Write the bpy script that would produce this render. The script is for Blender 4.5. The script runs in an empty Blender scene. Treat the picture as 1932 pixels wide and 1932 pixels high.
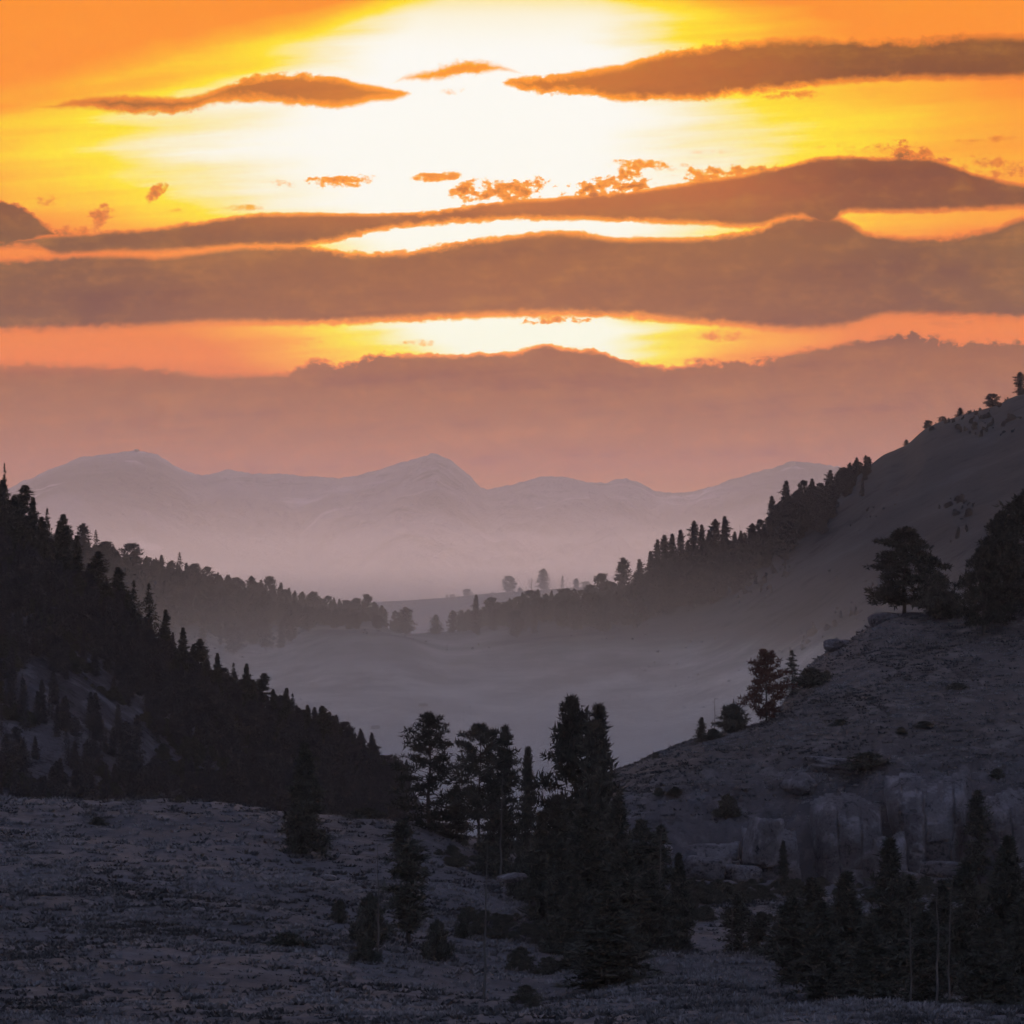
import bpy, math, random
import numpy as np
from mathutils import Vector

random.seed(4)
rng = np.random.default_rng(11)
C = bpy.context.scene.collection
SC = bpy.context.scene

# ---------------------------------------------------------------- camera
FOV = math.radians(10.0)
K = math.tan(FOV / 2) / 966.0          # the photograph is measured on a 1932 unit wide grid
HY = 1130.0                            # eye level on that grid
cam_d = bpy.data.cameras.new("camera")
cam = bpy.data.objects.new("camera", cam_d)
C.objects.link(cam)
cam.location = (0, 0, 0)
cam.rotation_euler = (math.radians(90), 0, 0)
cam_d.sensor_width = 36
cam_d.angle = FOV
cam_d.shift_y = (HY - 966.0) / 1932.0
cam_d.clip_start = 1.0
cam_d.clip_end = 60000
SC.camera = cam
SC.view_settings.view_transform = 'Standard'
SC.view_settings.look = 'None'
SC.view_settings.exposure = 0.0
SC.view_settings.gamma = 1.0
SC.view_settings.use_curve_mapping = False
SC.render.engine = 'CYCLES'
SC.cycles.max_bounces = 4
SC.cycles.diffuse_bounces = 2
SC.cycles.volume_bounces = 3
SC.cycles.use_denoising = True
SC.cycles.use_adaptive_sampling = True
SC.cycles.adaptive_threshold = 0.05
SC.cycles.adaptive_min_samples = 16

SUN_EL = math.radians(4.4)
SIGMA = 0.31e-4                         # haze density
BOX_TOP = 430.0
BOX_END = 18500.0

# ---------------------------------------------------------------- sky
class N:
    def __init__(s, nt): s.nt = nt
    def new(s, t, **kw):
        n = s.nt.nodes.new(t)
        for k, v in kw.items(): setattr(n, k, v)
        return n
    def put(s, sock, v):
        if isinstance(v, bpy.types.NodeSocket): s.nt.links.new(v, sock)
        else: sock.default_value = v
    def m(s, op, a, b=0.0, c=None, clamp=False):
        n = s.new('ShaderNodeMath', operation=op, use_clamp=clamp)
        s.put(n.inputs[0], a); s.put(n.inputs[1], b)
        if c is not None: s.put(n.inputs[2], c)
        return n.outputs[0]
    def step(s, v, a, b, lo=0.0, hi=1.0):
        n = s.new('ShaderNodeMapRange', interpolation_type='SMOOTHSTEP')
        for i, x in enumerate((v, a, b, lo, hi)): s.put(n.inputs[i], x)
        return n.outputs[0]
    def mix(s, f, a, b):
        n = s.new('ShaderNodeMix', data_type='RGBA')
        s.put(n.inputs[0], f)
        for i, x in ((6, a), (7, b)):
            s.put(n.inputs[i], (x[0], x[1], x[2], 1) if isinstance(x, tuple) else x)
        return n.outputs[2]
    def curve(s, u, pts, vs=1000.0):
        n = s.new('ShaderNodeFloatCurve')
        cm = n.mapping
        cm.clip_min_y = -2; cm.clip_max_y = 3
        cu = cm.curves[0]
        p = [((x + 600) / 3200.0, y / vs) for x, y in pts]
        if p[0][0] > 0.001: p = [(0.0, p[0][1])] + p
        if p[-1][0] < 0.999: p = p + [(1.0, p[-1][1])]
        while len(cu.points) < len(p): cu.points.new(0.5, 0.5)
        for q, (x, y) in zip(cu.points, p):
            q.location = (x, y); q.handle_type = 'AUTO_CLAMPED'
        cm.update()
        un = s.m('DIVIDE', s.m('ADD', u, 600.0), 3200.0, clamp=True)
        s.put(n.inputs['Value'], un)
        return s.m('MULTIPLY', n.outputs[0], vs)
    def ramp(s, f, stops):
        n = s.new('ShaderNodeValToRGB')
        e = n.color_ramp.elements
        while len(e) < len(stops): e.new(0.5)
        for q, (p, c) in zip(e, stops):
            q.position = p; q.color = (c[0], c[1], c[2], 1)
        s.put(n.inputs[0], f)
        return n.outputs[0]
    def noise(s, vec, scale, detail=5.0, rough=0.55):
        n = s.new('ShaderNodeTexNoise')
        s.put(n.inputs['Vector'], vec)
        n.inputs['Scale'].default_value = scale
        n.inputs['Detail'].default_value = detail
        n.inputs['Roughness'].default_value = rough
        return n.outputs[0]
    def comb(s, x, y, z):
        n = s.new('ShaderNodeCombineXYZ')
        for i, v in enumerate((x, y, z)): s.put(n.inputs[i], v)
        return n.outputs[0]

def lin(*c):
    return tuple(((v / 255.0) / 12.92 if v / 255.0 <= 0.04045 else ((v / 255.0 + 0.055) / 1.055) ** 2.4) for v in c)

world = bpy.data.worlds.new("World")
SC.world = world
world.use_nodes = True
nt = world.node_tree
for n_ in list(nt.nodes): nt.nodes.remove(n_)
g = N(nt)
geo = g.new('ShaderNodeTexCoord')
sep = g.new('ShaderNodeSeparateXYZ')
nt.links.new(geo.outputs['Generated'], sep.inputs[0])
dx, dy, dz = sep.outputs
az = g.m('ARCTAN2', dx, dy)
el = g.m('ARCSINE', dz)
U0 = g.m('ADD', g.m('DIVIDE', az, K), 966.0)
V0 = g.m('SUBTRACT', HY, g.m('DIVIDE', el, K))
# two scales of turbulence, stretched along the horizon as clouds are
p1 = g.comb(g.m('MULTIPLY', U0, 0.004), g.m('MULTIPLY', V0, 0.010), 0.0)
p2 = g.comb(g.m('MULTIPLY', U0, 0.014), g.m('MULTIPLY', V0, 0.026), 3.0)
p3 = g.comb(g.m('MULTIPLY', U0, 0.045), g.m('MULTIPLY', V0, 0.060), 7.0)
n1 = g.m('SUBTRACT', g.noise(p1, 1.0, 4.0), 0.5)
n2 = g.m('SUBTRACT', g.noise(p2, 1.0, 6.0, 0.6), 0.5)
n3 = g.m('SUBTRACT', g.noise(p3, 1.0, 5.0, 0.6), 0.5)
n2b = g.m('SUBTRACT', g.noise(g.comb(g.m('MULTIPLY', U0, 0.012), g.m('MULTIPLY', V0, 0.022), 11.0), 1.0, 5.0), 0.5)
n4 = g.m('SUBTRACT', g.noise(g.comb(g.m('MULTIPLY', U0, 0.085), g.m('MULTIPLY', V0, 0.14), 5.0), 1.0, 4.0, 0.65), 0.5)
U = g.m('ADD', U0, g.m('MULTIPLY', n2, 40.0))

wisp = g.step(n1, -0.10, 0.14)
def cloud(top, bot, st, sb, a2, a3, dens=1.0):
    """a bank of cloud between an upper and a lower outline, its edges broken up by turbulence"""
    v = g.m('ADD', V0, g.m('ADD', g.m('MULTIPLY', n2b, a2), g.m('MULTIPLY', g.m('ADD', g.m('MULTIPLY', n3, a3 * 2.1), g.m('MULTIPLY', n4, a3 * 0.3)), g.m('ADD', 0.35, g.m('MULTIPLY', wisp, 1.0)))))
    t = g.m('DIVIDE', g.m('ADD', g.m('SUBTRACT', v, g.curve(U, top)), 5.0), st)
    b = g.m('DIVIDE', g.m('ADD', g.m('SUBTRACT', g.curve(U, bot), v), 5.0), sb)
    c = g.m('MINIMUM', g.m('MINIMUM', t, b), 1.0)
    c = g.m('MAXIMUM', c, 0.0)
    return g.m('MULTIPLY', c, dens) if dens != 1.0 else c

clouds = []
def puff(cu, cv, ru, rv, tilt=0.0, rag=0.9, dens=0.8):
    """a small ragged scrap of cloud"""
    u = g.m('SUBTRACT', U, cu)
    v = g.m('SUBTRACT', g.m('ADD', V0, g.m('MULTIPLY', u, tilt)), cv)
    r = g.m('ADD', g.m('POWER', g.m('DIVIDE', u, ru), 2.0), g.m('POWER', g.m('DIVIDE', v, rv), 2.0))
    nn = g.m('ADD', g.m('ADD', n3, g.m('MULTIPLY', n2b, 1.1)), g.m('MULTIPLY', n4, 0.4))
    x = g.m('ADD', g.m('SUBTRACT', 1.0, r), g.m('MULTIPLY', nn, 4.8 * rag))
    x = g.m('MULTIPLY', x, g.step(r, 2.6, 0.6))
    return g.m('MULTIPLY', g.m('MULTIPLY', x, 0.55, clamp=True), dens)

HI = 2000
clouds.append(cloud([(60,207),(90,204),(150,192),(230,183),(330,188),(420,168),(480,147),(560,142),(640,150),(700,164),(775,180),(800,300),(1500,400)],
                    [(60,203),(90,206),(150,209),(230,217),(330,219),(420,197),(480,196),(560,203),(620,208),(700,198),(775,179),(800,100),(1500,0)], 20, 24, 12, 12, 0.8))
clouds.append(cloud([(600,300),(735,160),(820,130),(900,115),(950,126),(990,145),(1100,300)], [(600,100),(735,156),(820,155),(900,144),(950,138),(990,140),(1100,0)], 26, 24, 16, 12, 0.6))
clouds.append(cloud([(900,300),(955,155),(1040,143),(1140,130),(1260,101),(1380,83),(1530,74),(1650,79),(1720,79),(1800,71),(1932,70),(2600,60)],
                    [(900,100),(955,160),(1040,180),(1110,180),(1160,191),(1300,192),(1400,180),(1500,170),(1600,163),(1700,157),(1932,156),(2600,170)], 24, 22, 14, 14))
clouds.append(puff(1490, 183, 70, 11, 0.0, 0.7, 0.55))
clouds.append(puff(645, 341, 75, 15, 0.05, 0.9, 0.75)); clouds.append(puff(822, 335, 50, 11, 0.05, 0.6, 0.8))
clouds.append(puff(530, 349, 45, 10, -0.05, 1.0, 0.35)); clouds.append(puff(293, 367, 17, 20, 0.7, 1.0, 0.6))
clouds.append(puff(186, 410, 24, 24, 0.5, 1.1, 0.6)); clouds.append(puff(322, 399, 26, 6, 0.1, 0.6, 0.5))
clouds.append(puff(455, 394, 42, 7, 0.0, 0.8, 0.28)); clouds.append(puff(85, 384, 26, 14, 0.2, 1.2, 0.4))
clouds.append(puff(860, 174, 40, 9, 0.1, 0.9, 0.3)); clouds.append(puff(955, 358, 105, 22, 0.05, 1.0, 0.95))
clouds.append(puff(1150, 352, 90, 26, 0.1, 1.1, 0.95)); clouds.append(puff(1212, 314, 80, 12, -0.05, 1.0, 0.55))
clouds.append(puff(1370, 328, 100, 18, 0.08, 1.1, 0.65)); clouds.append(puff(1740, 305, 65, 30, -0.3, 0.9, 0.9))
clouds.append(puff(1860, 268, 90, 8, 0.08, 0.8, 0.35)); clouds.append(puff(1880, 320, 90, 24, -0.1, 1.2, 0.45))
clouds.append(puff(1650, 283, 90, 12, 0.0, 1.0, 0.4)); clouds.append(puff(1340, 288, 60, 6, 0.0, 1.0, 0.15))
clouds.append(cloud([(-600,370),(0,384),(40,392),(75,418),(105,440),(150,470)], [(-600,480),(0,468),(40,462),(80,452),(110,446),(150,430)], 12, 12, 16, 16)); clouds.append(puff(140, 450, 110, 22, -0.1, 0.8, 0.9)); clouds.append(puff(1365, 637, 50, 14, -0.05, 0.8, 0.6))
clouds.append(puff(1035, 604, 80, 12, 0.0, 1.0, 0.7)); clouds.append(puff(790, 646, 36, 8, 0.0, 0.8, 0.4))
clouds.append(puff(590, 645, 60, 9, 0.05, 1.0, 0.35)); clouds.append(puff(1780, 612, 60, 10, 0.0, 0.8, 0.5))
clouds.append(cloud([(-600,455),(0,458),(100,447),(200,441),(300,433),(420,415),(520,405),(700,405),(800,402),(900,389),(960,382),(1060,374),(1200,362),(1300,347),(1400,332),(1480,316),(1540,302),(1600,298),(1680,302),(1740,302),(1780,312),(1850,336),(1932,352),(2500,400)],
                    [(-600,490),(0,474),(60,470),(120,486),(200,482),(330,479),(430,470),(560,466),(640,455),(700,440),(800,427),(900,418),(1000,415),(1200,420),(1330,426),(1420,430),(1500,412),(1560,430),(1600,404),(1700,405),(1932,398),(2500,430)], 13, 18, 8, 8))
clouds.append(cloud([(-600,500),(0,492),(180,481),(300,483),(430,467),(560,463),(680,478),(780,473),(860,458),(950,446),(1060,438),(1180,450),(1310,449),(1430,432),(1500,408),(1580,410),(1640,440),(1750,449),(1850,438),(1932,412),(2500,380)],
                    [(-600,640),(0,632),(300,623),(400,616),(560,617),(700,611),(850,604),(1000,598),(1150,600),(1300,612),(1400,621),(1500,629),(1600,622),(1680,603),(1800,604),(1932,609),(2500,600)], 18, 24, 7, 10))
deckA = cloud([(-600,700),(0,686),(100,688),(300,694),(420,708),(540,702),(600,680),(640,686),(700,672),(850,669),(980,664),(1030,650),(1060,656),(1120,660),(1160,674),(1250,690),(1330,682),(1400,684),(1500,664),(1600,647),(1700,630),(1730,632),(1800,648),(1932,644),(2500,600)],
              [(-600,HI),(2500,HI)], 14, 30, 20, 22)
# the left end of the low deck is soft
soft = g.step(U0, 420, 700)
deckB = g.step(V0, 655, 735)
deck = g.m('ADD', g.m('MULTIPLY', deckA, g.m('ADD', g.m('MULTIPLY', soft, 0.55), 0.45)), g.m('MULTIPLY', deckB, g.m('SUBTRACT', 0.55, g.m('MULTIPLY', soft, 0.55))), clamp=True)
clouds.append(deck)
clouds.append(puff(1722, 640, 60, 16, 0.0, 0.8, 1.0))
c = clouds[0]
for q in clouds[1:]: c = g.m('MAXIMUM', c, q)

# the veil the sun shines through
def vcurve(pts, vs):
    return g.curve(V0, pts, vs)
cen = vcurve([(-600,900),(0,950),(270,860),(450,960),(640,980),(900,980)], 1000)
W = vcurve([(-600,200),(-250,220),(0,290),(150,450),(270,575),(380,540),(450,400),(560,320),(640,285),(760,230),(900,200)], 1000)
ns_ = g.m('SUBTRACT', g.noise(g.comb(g.m('MULTIPLY', U0, 0.0016), g.m('MULTIPLY', g.m('ADD', V0, g.m('MULTIPLY', U0, 0.06)), 0.022), 17.0), 1.0, 4.0), 0.5)
d = g.m('DIVIDE', g.m('ABSOLUTE', g.m('SUBTRACT', g.m('ADD', U0, g.m('MULTIPLY', n1, 160.0)), cen)), W)
d = g.m('MAXIMUM', g.m('ADD', d, g.m('MULTIPLY', g.m('MULTIPLY', ns_, 1.0), g.step(d, 0.25, 0.9))), 0.0)
Tv = g.m('ADD', g.m('MULTIPLY', g.step(d, 0.42, 1.45), 0.44), g.m('MULTIPLY', g.step(d, 1.0, 2.3), 0.56))
band = g.m('SUBTRACT', g.curve(U0, [(-600,300),(0,215),(200,158),(400,95),(600,40),(760,-30),(1000,-120),(1300,-150),(1932,-60),(2500,0)]), g.m('ADD', V0, g.m('MULTIPLY', n1, 60.0)))
Tv = g.m('MAXIMUM', Tv, g.step(band, -75, 60))
streak = g.m('MULTIPLY', g.step(g.m('ABSOLUTE', g.m('SUBTRACT', g.m('ADD', V0, g.m('MULTIPLY', U0, 0.16)), 205)), 24, 0), g.step(U0, 620, 250))
Tv = g.m('ADD', Tv, g.m('MULTIPLY', streak, 0.16), clamp=True)
Tv = g.m('ADD', Tv, g.m('MULTIPLY', g.step(V0, 110, -20), 0.12), clamp=True)
topv = g.step(V0, 40, -60)
Tv = g.m('ADD', Tv, g.m('MULTIPLY', topv, 0.35), clamp=True)
Tv = g.m('ADD', Tv, g.m('MULTIPLY', g.m('MULTIPLY', n2b, 0.10), g.step(Tv, 0.02, 0.3)), clamp=True)
skyA = g.ramp(Tv, [(0.0, lin(254,250,250)), (0.13, lin(253,238,208)), (0.34, lin(255,226,110)), (0.48, lin(255,214,50)), (0.72, lin(255,180,52)), (1.0, lin(254,150,36))])
skyB = g.ramp(Tv, [(0.0, lin(254,251,246)), (0.2, lin(255,232,150)), (0.42, lin(255,212,80)), (0.7, lin(255,170,90)), (1.0, lin(240,138,92))])
sky = g.mix(g.step(V0, 330, 600), skyA, skyB)
# cloud bodies: thin and glowing by the sun, brown and dull away from it
dc = g.m('DIVIDE', g.m('ABSOLUTE', g.m('SUBTRACT', U0, 940.0)), 1100.0)
dcb = g.m('ADD', g.m('MULTIPLY', dc, 1.0), g.m('MULTIPLY', g.m('ADD', n1, g.m('MULTIPLY', n2, 0.6)), 0.22), clamp=True)
bodA = g.ramp(dcb, [(0.0, lin(214,126,28)), (0.35, lin(190,112,46)), (0.6, lin(150,95,62)), (1.0, lin(140,92,74))])
bodB = g.ramp(dcb, [(0.0, lin(166,110,66)), (0.4, lin(160,108,72)), (0.7, lin(142,99,76)), (1.0, lin(150,108,84))])
bodC = g.ramp(g.m('DIVIDE', g.m('SUBTRACT', V0, 640.0), 300.0, clamp=True), [(0.0, lin(166,111,90)), (0.4, lin(172,119,104)), (0.8, lin(179,127,119)), (1.0, lin(185,133,128))])
body = g.mix(g.step(V0, 340, 470), bodA, bodB)
body = g.mix(g.step(V0, 615, 680), body, bodC)
body = g.mix(g.m('MULTIPLY', g.step(g.m('ADD', n2, g.m('MULTIPLY', n3, 0.4)), -0.08, 0.28), 0.22), body, lin(200,134,104))
inner = g.m('ADD', g.m('ADD', g.m('MULTIPLY', ns_, 1.6), g.m('MULTIPLY', n2, 0.9)), g.m('MULTIPLY', n3, 0.3))
body = g.mix(g.m('MULTIPLY', g.step(inner, 0.0, 0.5), 0.3), body, lin(204,138,88))
body = g.mix(g.m('MULTIPLY', g.step(inner, 0.0, -0.5), 0.3), body, lin(118,78,66))
rim = g.mix(g.step(dc, 0.25, 0.8), lin(255,156,8), lin(232,132,70))
rim = g.mix(g.step(V0, 560, 720), rim, g.mix(g.step(dc, 0.1, 0.5), lin(255,150,30), lin(226,132,92)))
col = g.mix(g.step(c, 0.02, 0.42), sky, rim)
col = g.mix(g.step(c, 0.34, 1.0), col, body)
# what the haze takes away on the way here, the sky beyond it had in excess
zz = g.m('MAXIMUM', dz, 0.0008)
Lh = g.m('MINIMUM', g.m('DIVIDE', BOX_TOP, zz), BOX_END)
tr = g.m('EXPONENT', g.m('MULTIPLY', Lh, -SIGMA))
AIR = (0.58, 0.41, 0.85)
vm = g.new('ShaderNodeVectorMath', operation='SCALE')
vm.inputs[0].default_value = AIR
g.put(vm.inputs['Scale'], g.m('SUBTRACT', 1.0, tr))
vs_ = g.new('ShaderNodeVectorMath', operation='SUBTRACT')
nt.links.new(col, vs_.inputs[0]); nt.links.new(vm.outputs[0], vs_.inputs[1])
vd = g.new('ShaderNodeVectorMath', operation='SCALE')
nt.links.new(vs_.outputs[0], vd.inputs[0])
g.put(vd.inputs['Scale'], g.m('DIVIDE', 1.0, tr))
vx = g.new('ShaderNodeVectorMath', operation='MAXIMUM')
nt.links.new(vd.outputs[0], vx.inputs[0])
sunset = vx.outputs[0]
# the rest of the dome: dusk sky behind a thin violet overcast
nish = g.new('ShaderNodeTexSky')
nish.sky_type = 'NISHITA'
nish.sun_disc = False
nish.sun_elevation = SUN_EL
nish.sun_rotation = 0.0
nish.altitude = 1800
nish.dust_density = 1.5
nsc = g.new('ShaderNodeVectorMath', operation='SCALE')
nt.links.new(nish.outputs[0], nsc.inputs[0]); nsc.inputs['Scale'].default_value = 0.06
cn = g.noise(geo.outputs['Generated'], 3.0, 5.0)
veil = g.mix(g.step(cn, 0.3, 0.7), (0.205, 0.232, 0.395), (0.29, 0.32, 0.48))
dome = g.mix(0.72, nsc.outputs[0], veil)
near_h = g.m('MULTIPLY', g.step(dz, 0.34, 0.10), g.step(g.m('ABSOLUTE', az), 0.95, 0.15))
dome = g.mix(near_h, dome, g.mix(g.step(dz, 0.07, 0.3), lin(236,140,62), lin(130,98,104)))
dome = g.mix(g.step(dz, -0.004, -0.05), dome, (0.03, 0.03, 0.04))
win = g.m('MULTIPLY', g.step(V0, -260, -20), g.m('MULTIPLY', g.step(g.m('ABSOLUTE', az), 0.30, 0.13), g.step(dz, -0.05, -0.004)))
bg = g.new('ShaderNodeBackground'); bg2 = g.new('ShaderNodeBackground')
nt.links.new(dome, bg.inputs['Color']); nt.links.new(sunset, bg2.inputs['Color'])
ms = g.new('ShaderNodeMixShader')
nt.links.new(win, ms.inputs[0]); nt.links.new(bg.outputs[0], ms.inputs[1]); nt.links.new(bg2.outputs[0], ms.inputs[2])
wo = g.new('ShaderNodeOutputWorld')
nt.links.new(ms.outputs[0], wo.inputs['Surface'])
world.cycles.sampling_method = 'MANUAL'
world.cycles.sample_map_resolution = 2048

sun_d = bpy.data.lights.new("sun", 'SUN')
sun = bpy.data.objects.new("sun", sun_d)
C.objects.link(sun)
sun_d.energy = 0.6                    # behind cloud: dusk
sun_d.angle = math.radians(12)
sun_d.color = (1.0, 0.66, 0.50)
sun.rotation_euler = (math.radians(90) - SUN_EL, 0, math.radians(180))

# ---------------------------------------------------------------- helpers
def tag(o, label=None, cat=None, group=None, kind=None):
    for k, v in (('label', label), ('category', cat), ('group', group), ('kind', kind)):
        if v: o[k] = v
    return o

def mesh_np(name, V, F, mat, smooth=False, tone=None):
    """V (n,3), F (m,3 or 4) arrays -> mesh data"""
    me = bpy.data.meshes.new(name)
    V = np.ascontiguousarray(V, dtype=np.float32); F = np.ascontiguousarray(F, dtype=np.int32)
    m, k = F.shape
    me.vertices.add(len(V)); me.vertices.foreach_set('co', V.ravel())
    me.loops.add(m * k); me.loops.foreach_set('vertex_index', F.ravel())
    me.polygons.add(m); me.polygons.foreach_set('loop_start', np.arange(0, m * k, k, dtype=np.int32))
    me.update(calc_edges=True)
    if smooth: me.polygons.foreach_set('use_smooth', np.ones(m, dtype=bool))
    if tone is not None:
        a = me.attributes.new('tone', 'FLOAT', 'POINT')
        a.data.foreach_set('value', np.ascontiguousarray(tone, dtype=np.float32))
    me.materials.append(mat)
    return me

def link(name, data, parent=None, loc=None):
    o = bpy.data.objects.new(name, data)
    C.objects.link(o)
    if parent is not None: o.parent = parent
    if loc is not None: o.location = loc
    return o

def hsh(ix, iy, s):
    h = (ix.astype(np.int64) * 374761393 + iy.astype(np.int64) * 668265263 + s * 1442695041) & 0xffffffff
    h = ((h ^ (h >> 13)) * 1274126177) & 0xffffffff
    return ((h ^ (h >> 16)) & 0xffffff) / float(0xffffff)

def vnoise(x, y, s=0):
    ix = np.floor(x); iy = np.floor(y); fx = x - ix; fy = y - iy
    fx = fx * fx * (3 - 2 * fx); fy = fy * fy * (3 - 2 * fy)
    a = hsh(ix, iy, s); b = hsh(ix + 1, iy, s); c_ = hsh(ix, iy + 1, s); d_ = hsh(ix + 1, iy + 1, s)
    return (a + (b - a) * fx) * (1 - fy) + (c_ + (d_ - c_) * fx) * fy - 0.5

def fbm(x, y, s=0, o=5, r=0.5):
    t = 0; a = 1.0; f = 1.0
    for i in range(o):
        t = t + a * vnoise(x * f + 17.3 * i, y * f - 9.1 * i, s + i); a *= r; f *= 2.03
    return t

def ridged(x, y, s=0, o=5):
    t = 0; a = 1.0; f = 1.0
    for i in range(o):
        t = t + a * (1 - np.abs(vnoise(x * f + 5.3 * i, y * f + 3.7 * i, s + i)) * 4); a *= 0.5; f *= 2.1
    return t * 0.5

def pchip(x, Y, xq):
    """monotone cubic along axis 0; Y (n, ...)"""
    x = np.asarray(x, float); Y = np.asarray(Y, float)
    h = np.diff(x); sh = (-1,) + (1,) * (Y.ndim - 1)
    dl = np.diff(Y, axis=0) / h.reshape(sh)
    m = np.zeros_like(Y)
    w1 = (2 * h[1:] + h[:-1]).reshape(sh); w2 = (h[1:] + 2 * h[:-1]).reshape(sh)
    ok = dl[1:] * dl[:-1] > 0
    with np.errstate(divide='ignore', invalid='ignore'):
        mm = (w1 + w2) / (w1 / dl[:-1] + w2 / dl[1:])
    m[1:-1] = np.where(ok, mm, 0)
    m[0] = dl[0]; m[-1] = dl[-1]
    xq = np.clip(xq, x[0], x[-1])
    i = np.clip(np.searchsorted(x, xq) - 1, 0, len(x) - 2)
    t = ((xq - x[i]) / h[i]); t_ = t.reshape((-1,) + (1,) * (Y.ndim - 1)); hh = h[i].reshape(t_.shape)
    return ((2*t_**3 - 3*t_**2 + 1) * Y[i] + (t_**3 - 2*t_**2 + t_) * hh * m[i]
            + (-2*t_**3 + 3*t_**2) * Y[i+1] + (t_**3 - t_**2) * hh * m[i+1])

# ---------------------------------------------------------------- materials
def new_mat(name):
    m = bpy.data.materials.new(name); m.use_nodes = True
    t = m.node_tree
    for n in list(t.nodes): t.nodes.remove(n)
    q = N(t)
    out = q.new('ShaderNodeOutputMaterial')
    b = q.new('ShaderNodeBsdfPrincipled')
    t.links.new(b.outputs[0], out.inputs['Surface'])
    b.inputs['Roughness'].default_value = 0.95
    b.inputs['Specular IOR Level'].default_value = 0.12
    return m, q, b

def ground_mat(name, dark, mid, pale, s_big, s_mid, s_fine, bump=0.5, lo=0.38, hi=0.66):
    m, q, b = new_mat(name)
    tc = q.new('ShaderNodeNewGeometry').outputs['Position']
    a = q.noise(tc, s_big, 4.0); c1 = q.noise(tc, s_mid, 6.0, 0.65); f = q.noise(tc, s_fine, 5.0, 0.7)
    base = q.mix(q.step(a, 0.4, 0.62), mid, tuple((x + y) / 2 for x, y in zip(mid, pale)))
    base = q.mix(q.step(c1, lo + 0.12, hi), base, pale)
    base = q.mix(q.step(q.m('ADD', q.m('MULTIPLY', c1, 0.5), q.m('MULTIPLY', f, 0.5)), 0.49, 0.36), base, dark)
    q.put(b.inputs['Base Color'], base)
    bp = q.new('ShaderNodeBump'); bp.inputs['Strength'].default_value = bump; bp.inputs['Distance'].default_value = 1.0 / s_mid * 0.4
    q.put(bp.inputs['Height'], q.m('ADD', c1, q.m('MULTIPLY', f, 0.5)))
    q.put(b.inputs['Normal'], bp.outputs[0])
    return m

M_fore = ground_mat('sagebrush_ground', (0.04, 0.039, 0.044), (0.078, 0.076, 0.085), (0.125, 0.122, 0.135), 0.03, 0.3, 1.6, 0.35, 0.40, 0.64)
def warm_far_side(m, y0, y1, tint):
    q = N(m.node_tree); pb = [n for n in m.node_tree.nodes if n.type == 'BSDF_PRINCIPLED'][0]
    old = pb.inputs['Base Color'].links[0].from_socket
    gp = q.new('ShaderNodeNewGeometry'); sp = q.new('ShaderNodeSeparateXYZ'); m.node_tree.links.new(gp.outputs['Position'], sp.inputs[0])
    mm = q.new('ShaderNodeMix', data_type='RGBA', blend_type='MULTIPLY'); mm.inputs[7].default_value = (*tint, 1)
    q.put(mm.inputs[0], q.step(q.m('ADD', sp.outputs[1], q.m('MULTIPLY', sp.outputs[2], 1.0)), y0, y1)); q.put(mm.inputs[6], old)
    q.put(pb.inputs['Base Color'], mm.outputs[2])
warm_far_side(M_fore, 535, 575, (1.22, 1.08, 0.93))      # dry brown grass on the right hill
M_slope = ground_mat('forest_slope', (0.02, 0.02, 0.022), (0.06, 0.058, 0.066), (0.15, 0.15, 0.17), 0.02, 0.16, 0.9, 0.9)
M_valley = ground_mat('valley_grass', (0.018, 0.02, 0.022), (0.034, 0.036, 0.037), (0.07, 0.072, 0.075), 0.004, 0.02, 0.15, 0.06)
q_ = N(M_valley.node_tree)
pb_ = [n for n in M_valley.node_tree.nodes if n.type == 'BSDF_PRINCIPLED'][0]
old_ = pb_.inputs['Base Color'].links[0].from_socket
gp_ = q_.new('ShaderNodeNewGeometry'); sz_ = q_.new('ShaderNodeSeparateXYZ'); M_valley.node_tree.links.new(gp_.outputs['Position'], sz_.inputs[0])
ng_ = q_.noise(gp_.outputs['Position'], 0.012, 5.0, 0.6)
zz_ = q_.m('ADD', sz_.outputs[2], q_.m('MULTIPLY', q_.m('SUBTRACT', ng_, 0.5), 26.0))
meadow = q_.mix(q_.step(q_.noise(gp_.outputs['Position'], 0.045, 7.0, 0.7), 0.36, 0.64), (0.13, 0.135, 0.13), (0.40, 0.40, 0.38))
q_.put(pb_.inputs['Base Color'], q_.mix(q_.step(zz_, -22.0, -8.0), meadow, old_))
M_far = ground_mat('mountain_rock', (0.03, 0.03, 0.04), (0.09, 0.075, 0.09), (0.50, 0.44, 0.50), 0.0008, 0.003, 0.02, 0.6, 0.46, 0.70)
M_rock = ground_mat('granite', (0.03, 0.03, 0.032), (0.13, 0.122, 0.132), (0.27, 0.26, 0.28), 0.12, 0.5, 3.0, 0.9)

def plain_mat(name, dark, pale, scale, use_tone=False):
    m, q, b = new_mat(name)
    tc = q.new('ShaderNodeTexCoord').outputs['Object']
    f = q.noise(tc, scale, 3.0)
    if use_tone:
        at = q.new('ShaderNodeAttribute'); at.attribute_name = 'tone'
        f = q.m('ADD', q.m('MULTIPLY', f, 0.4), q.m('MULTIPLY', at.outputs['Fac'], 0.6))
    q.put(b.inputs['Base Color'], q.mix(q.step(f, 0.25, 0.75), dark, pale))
    return m
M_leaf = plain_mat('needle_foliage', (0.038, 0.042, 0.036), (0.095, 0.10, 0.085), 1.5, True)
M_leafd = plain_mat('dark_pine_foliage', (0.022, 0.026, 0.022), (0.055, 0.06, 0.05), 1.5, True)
M_leaff = plain_mat('hillside_needle_foliage', (0.045, 0.046, 0.05), (0.11, 0.11, 0.115), 1.5, True)
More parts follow.
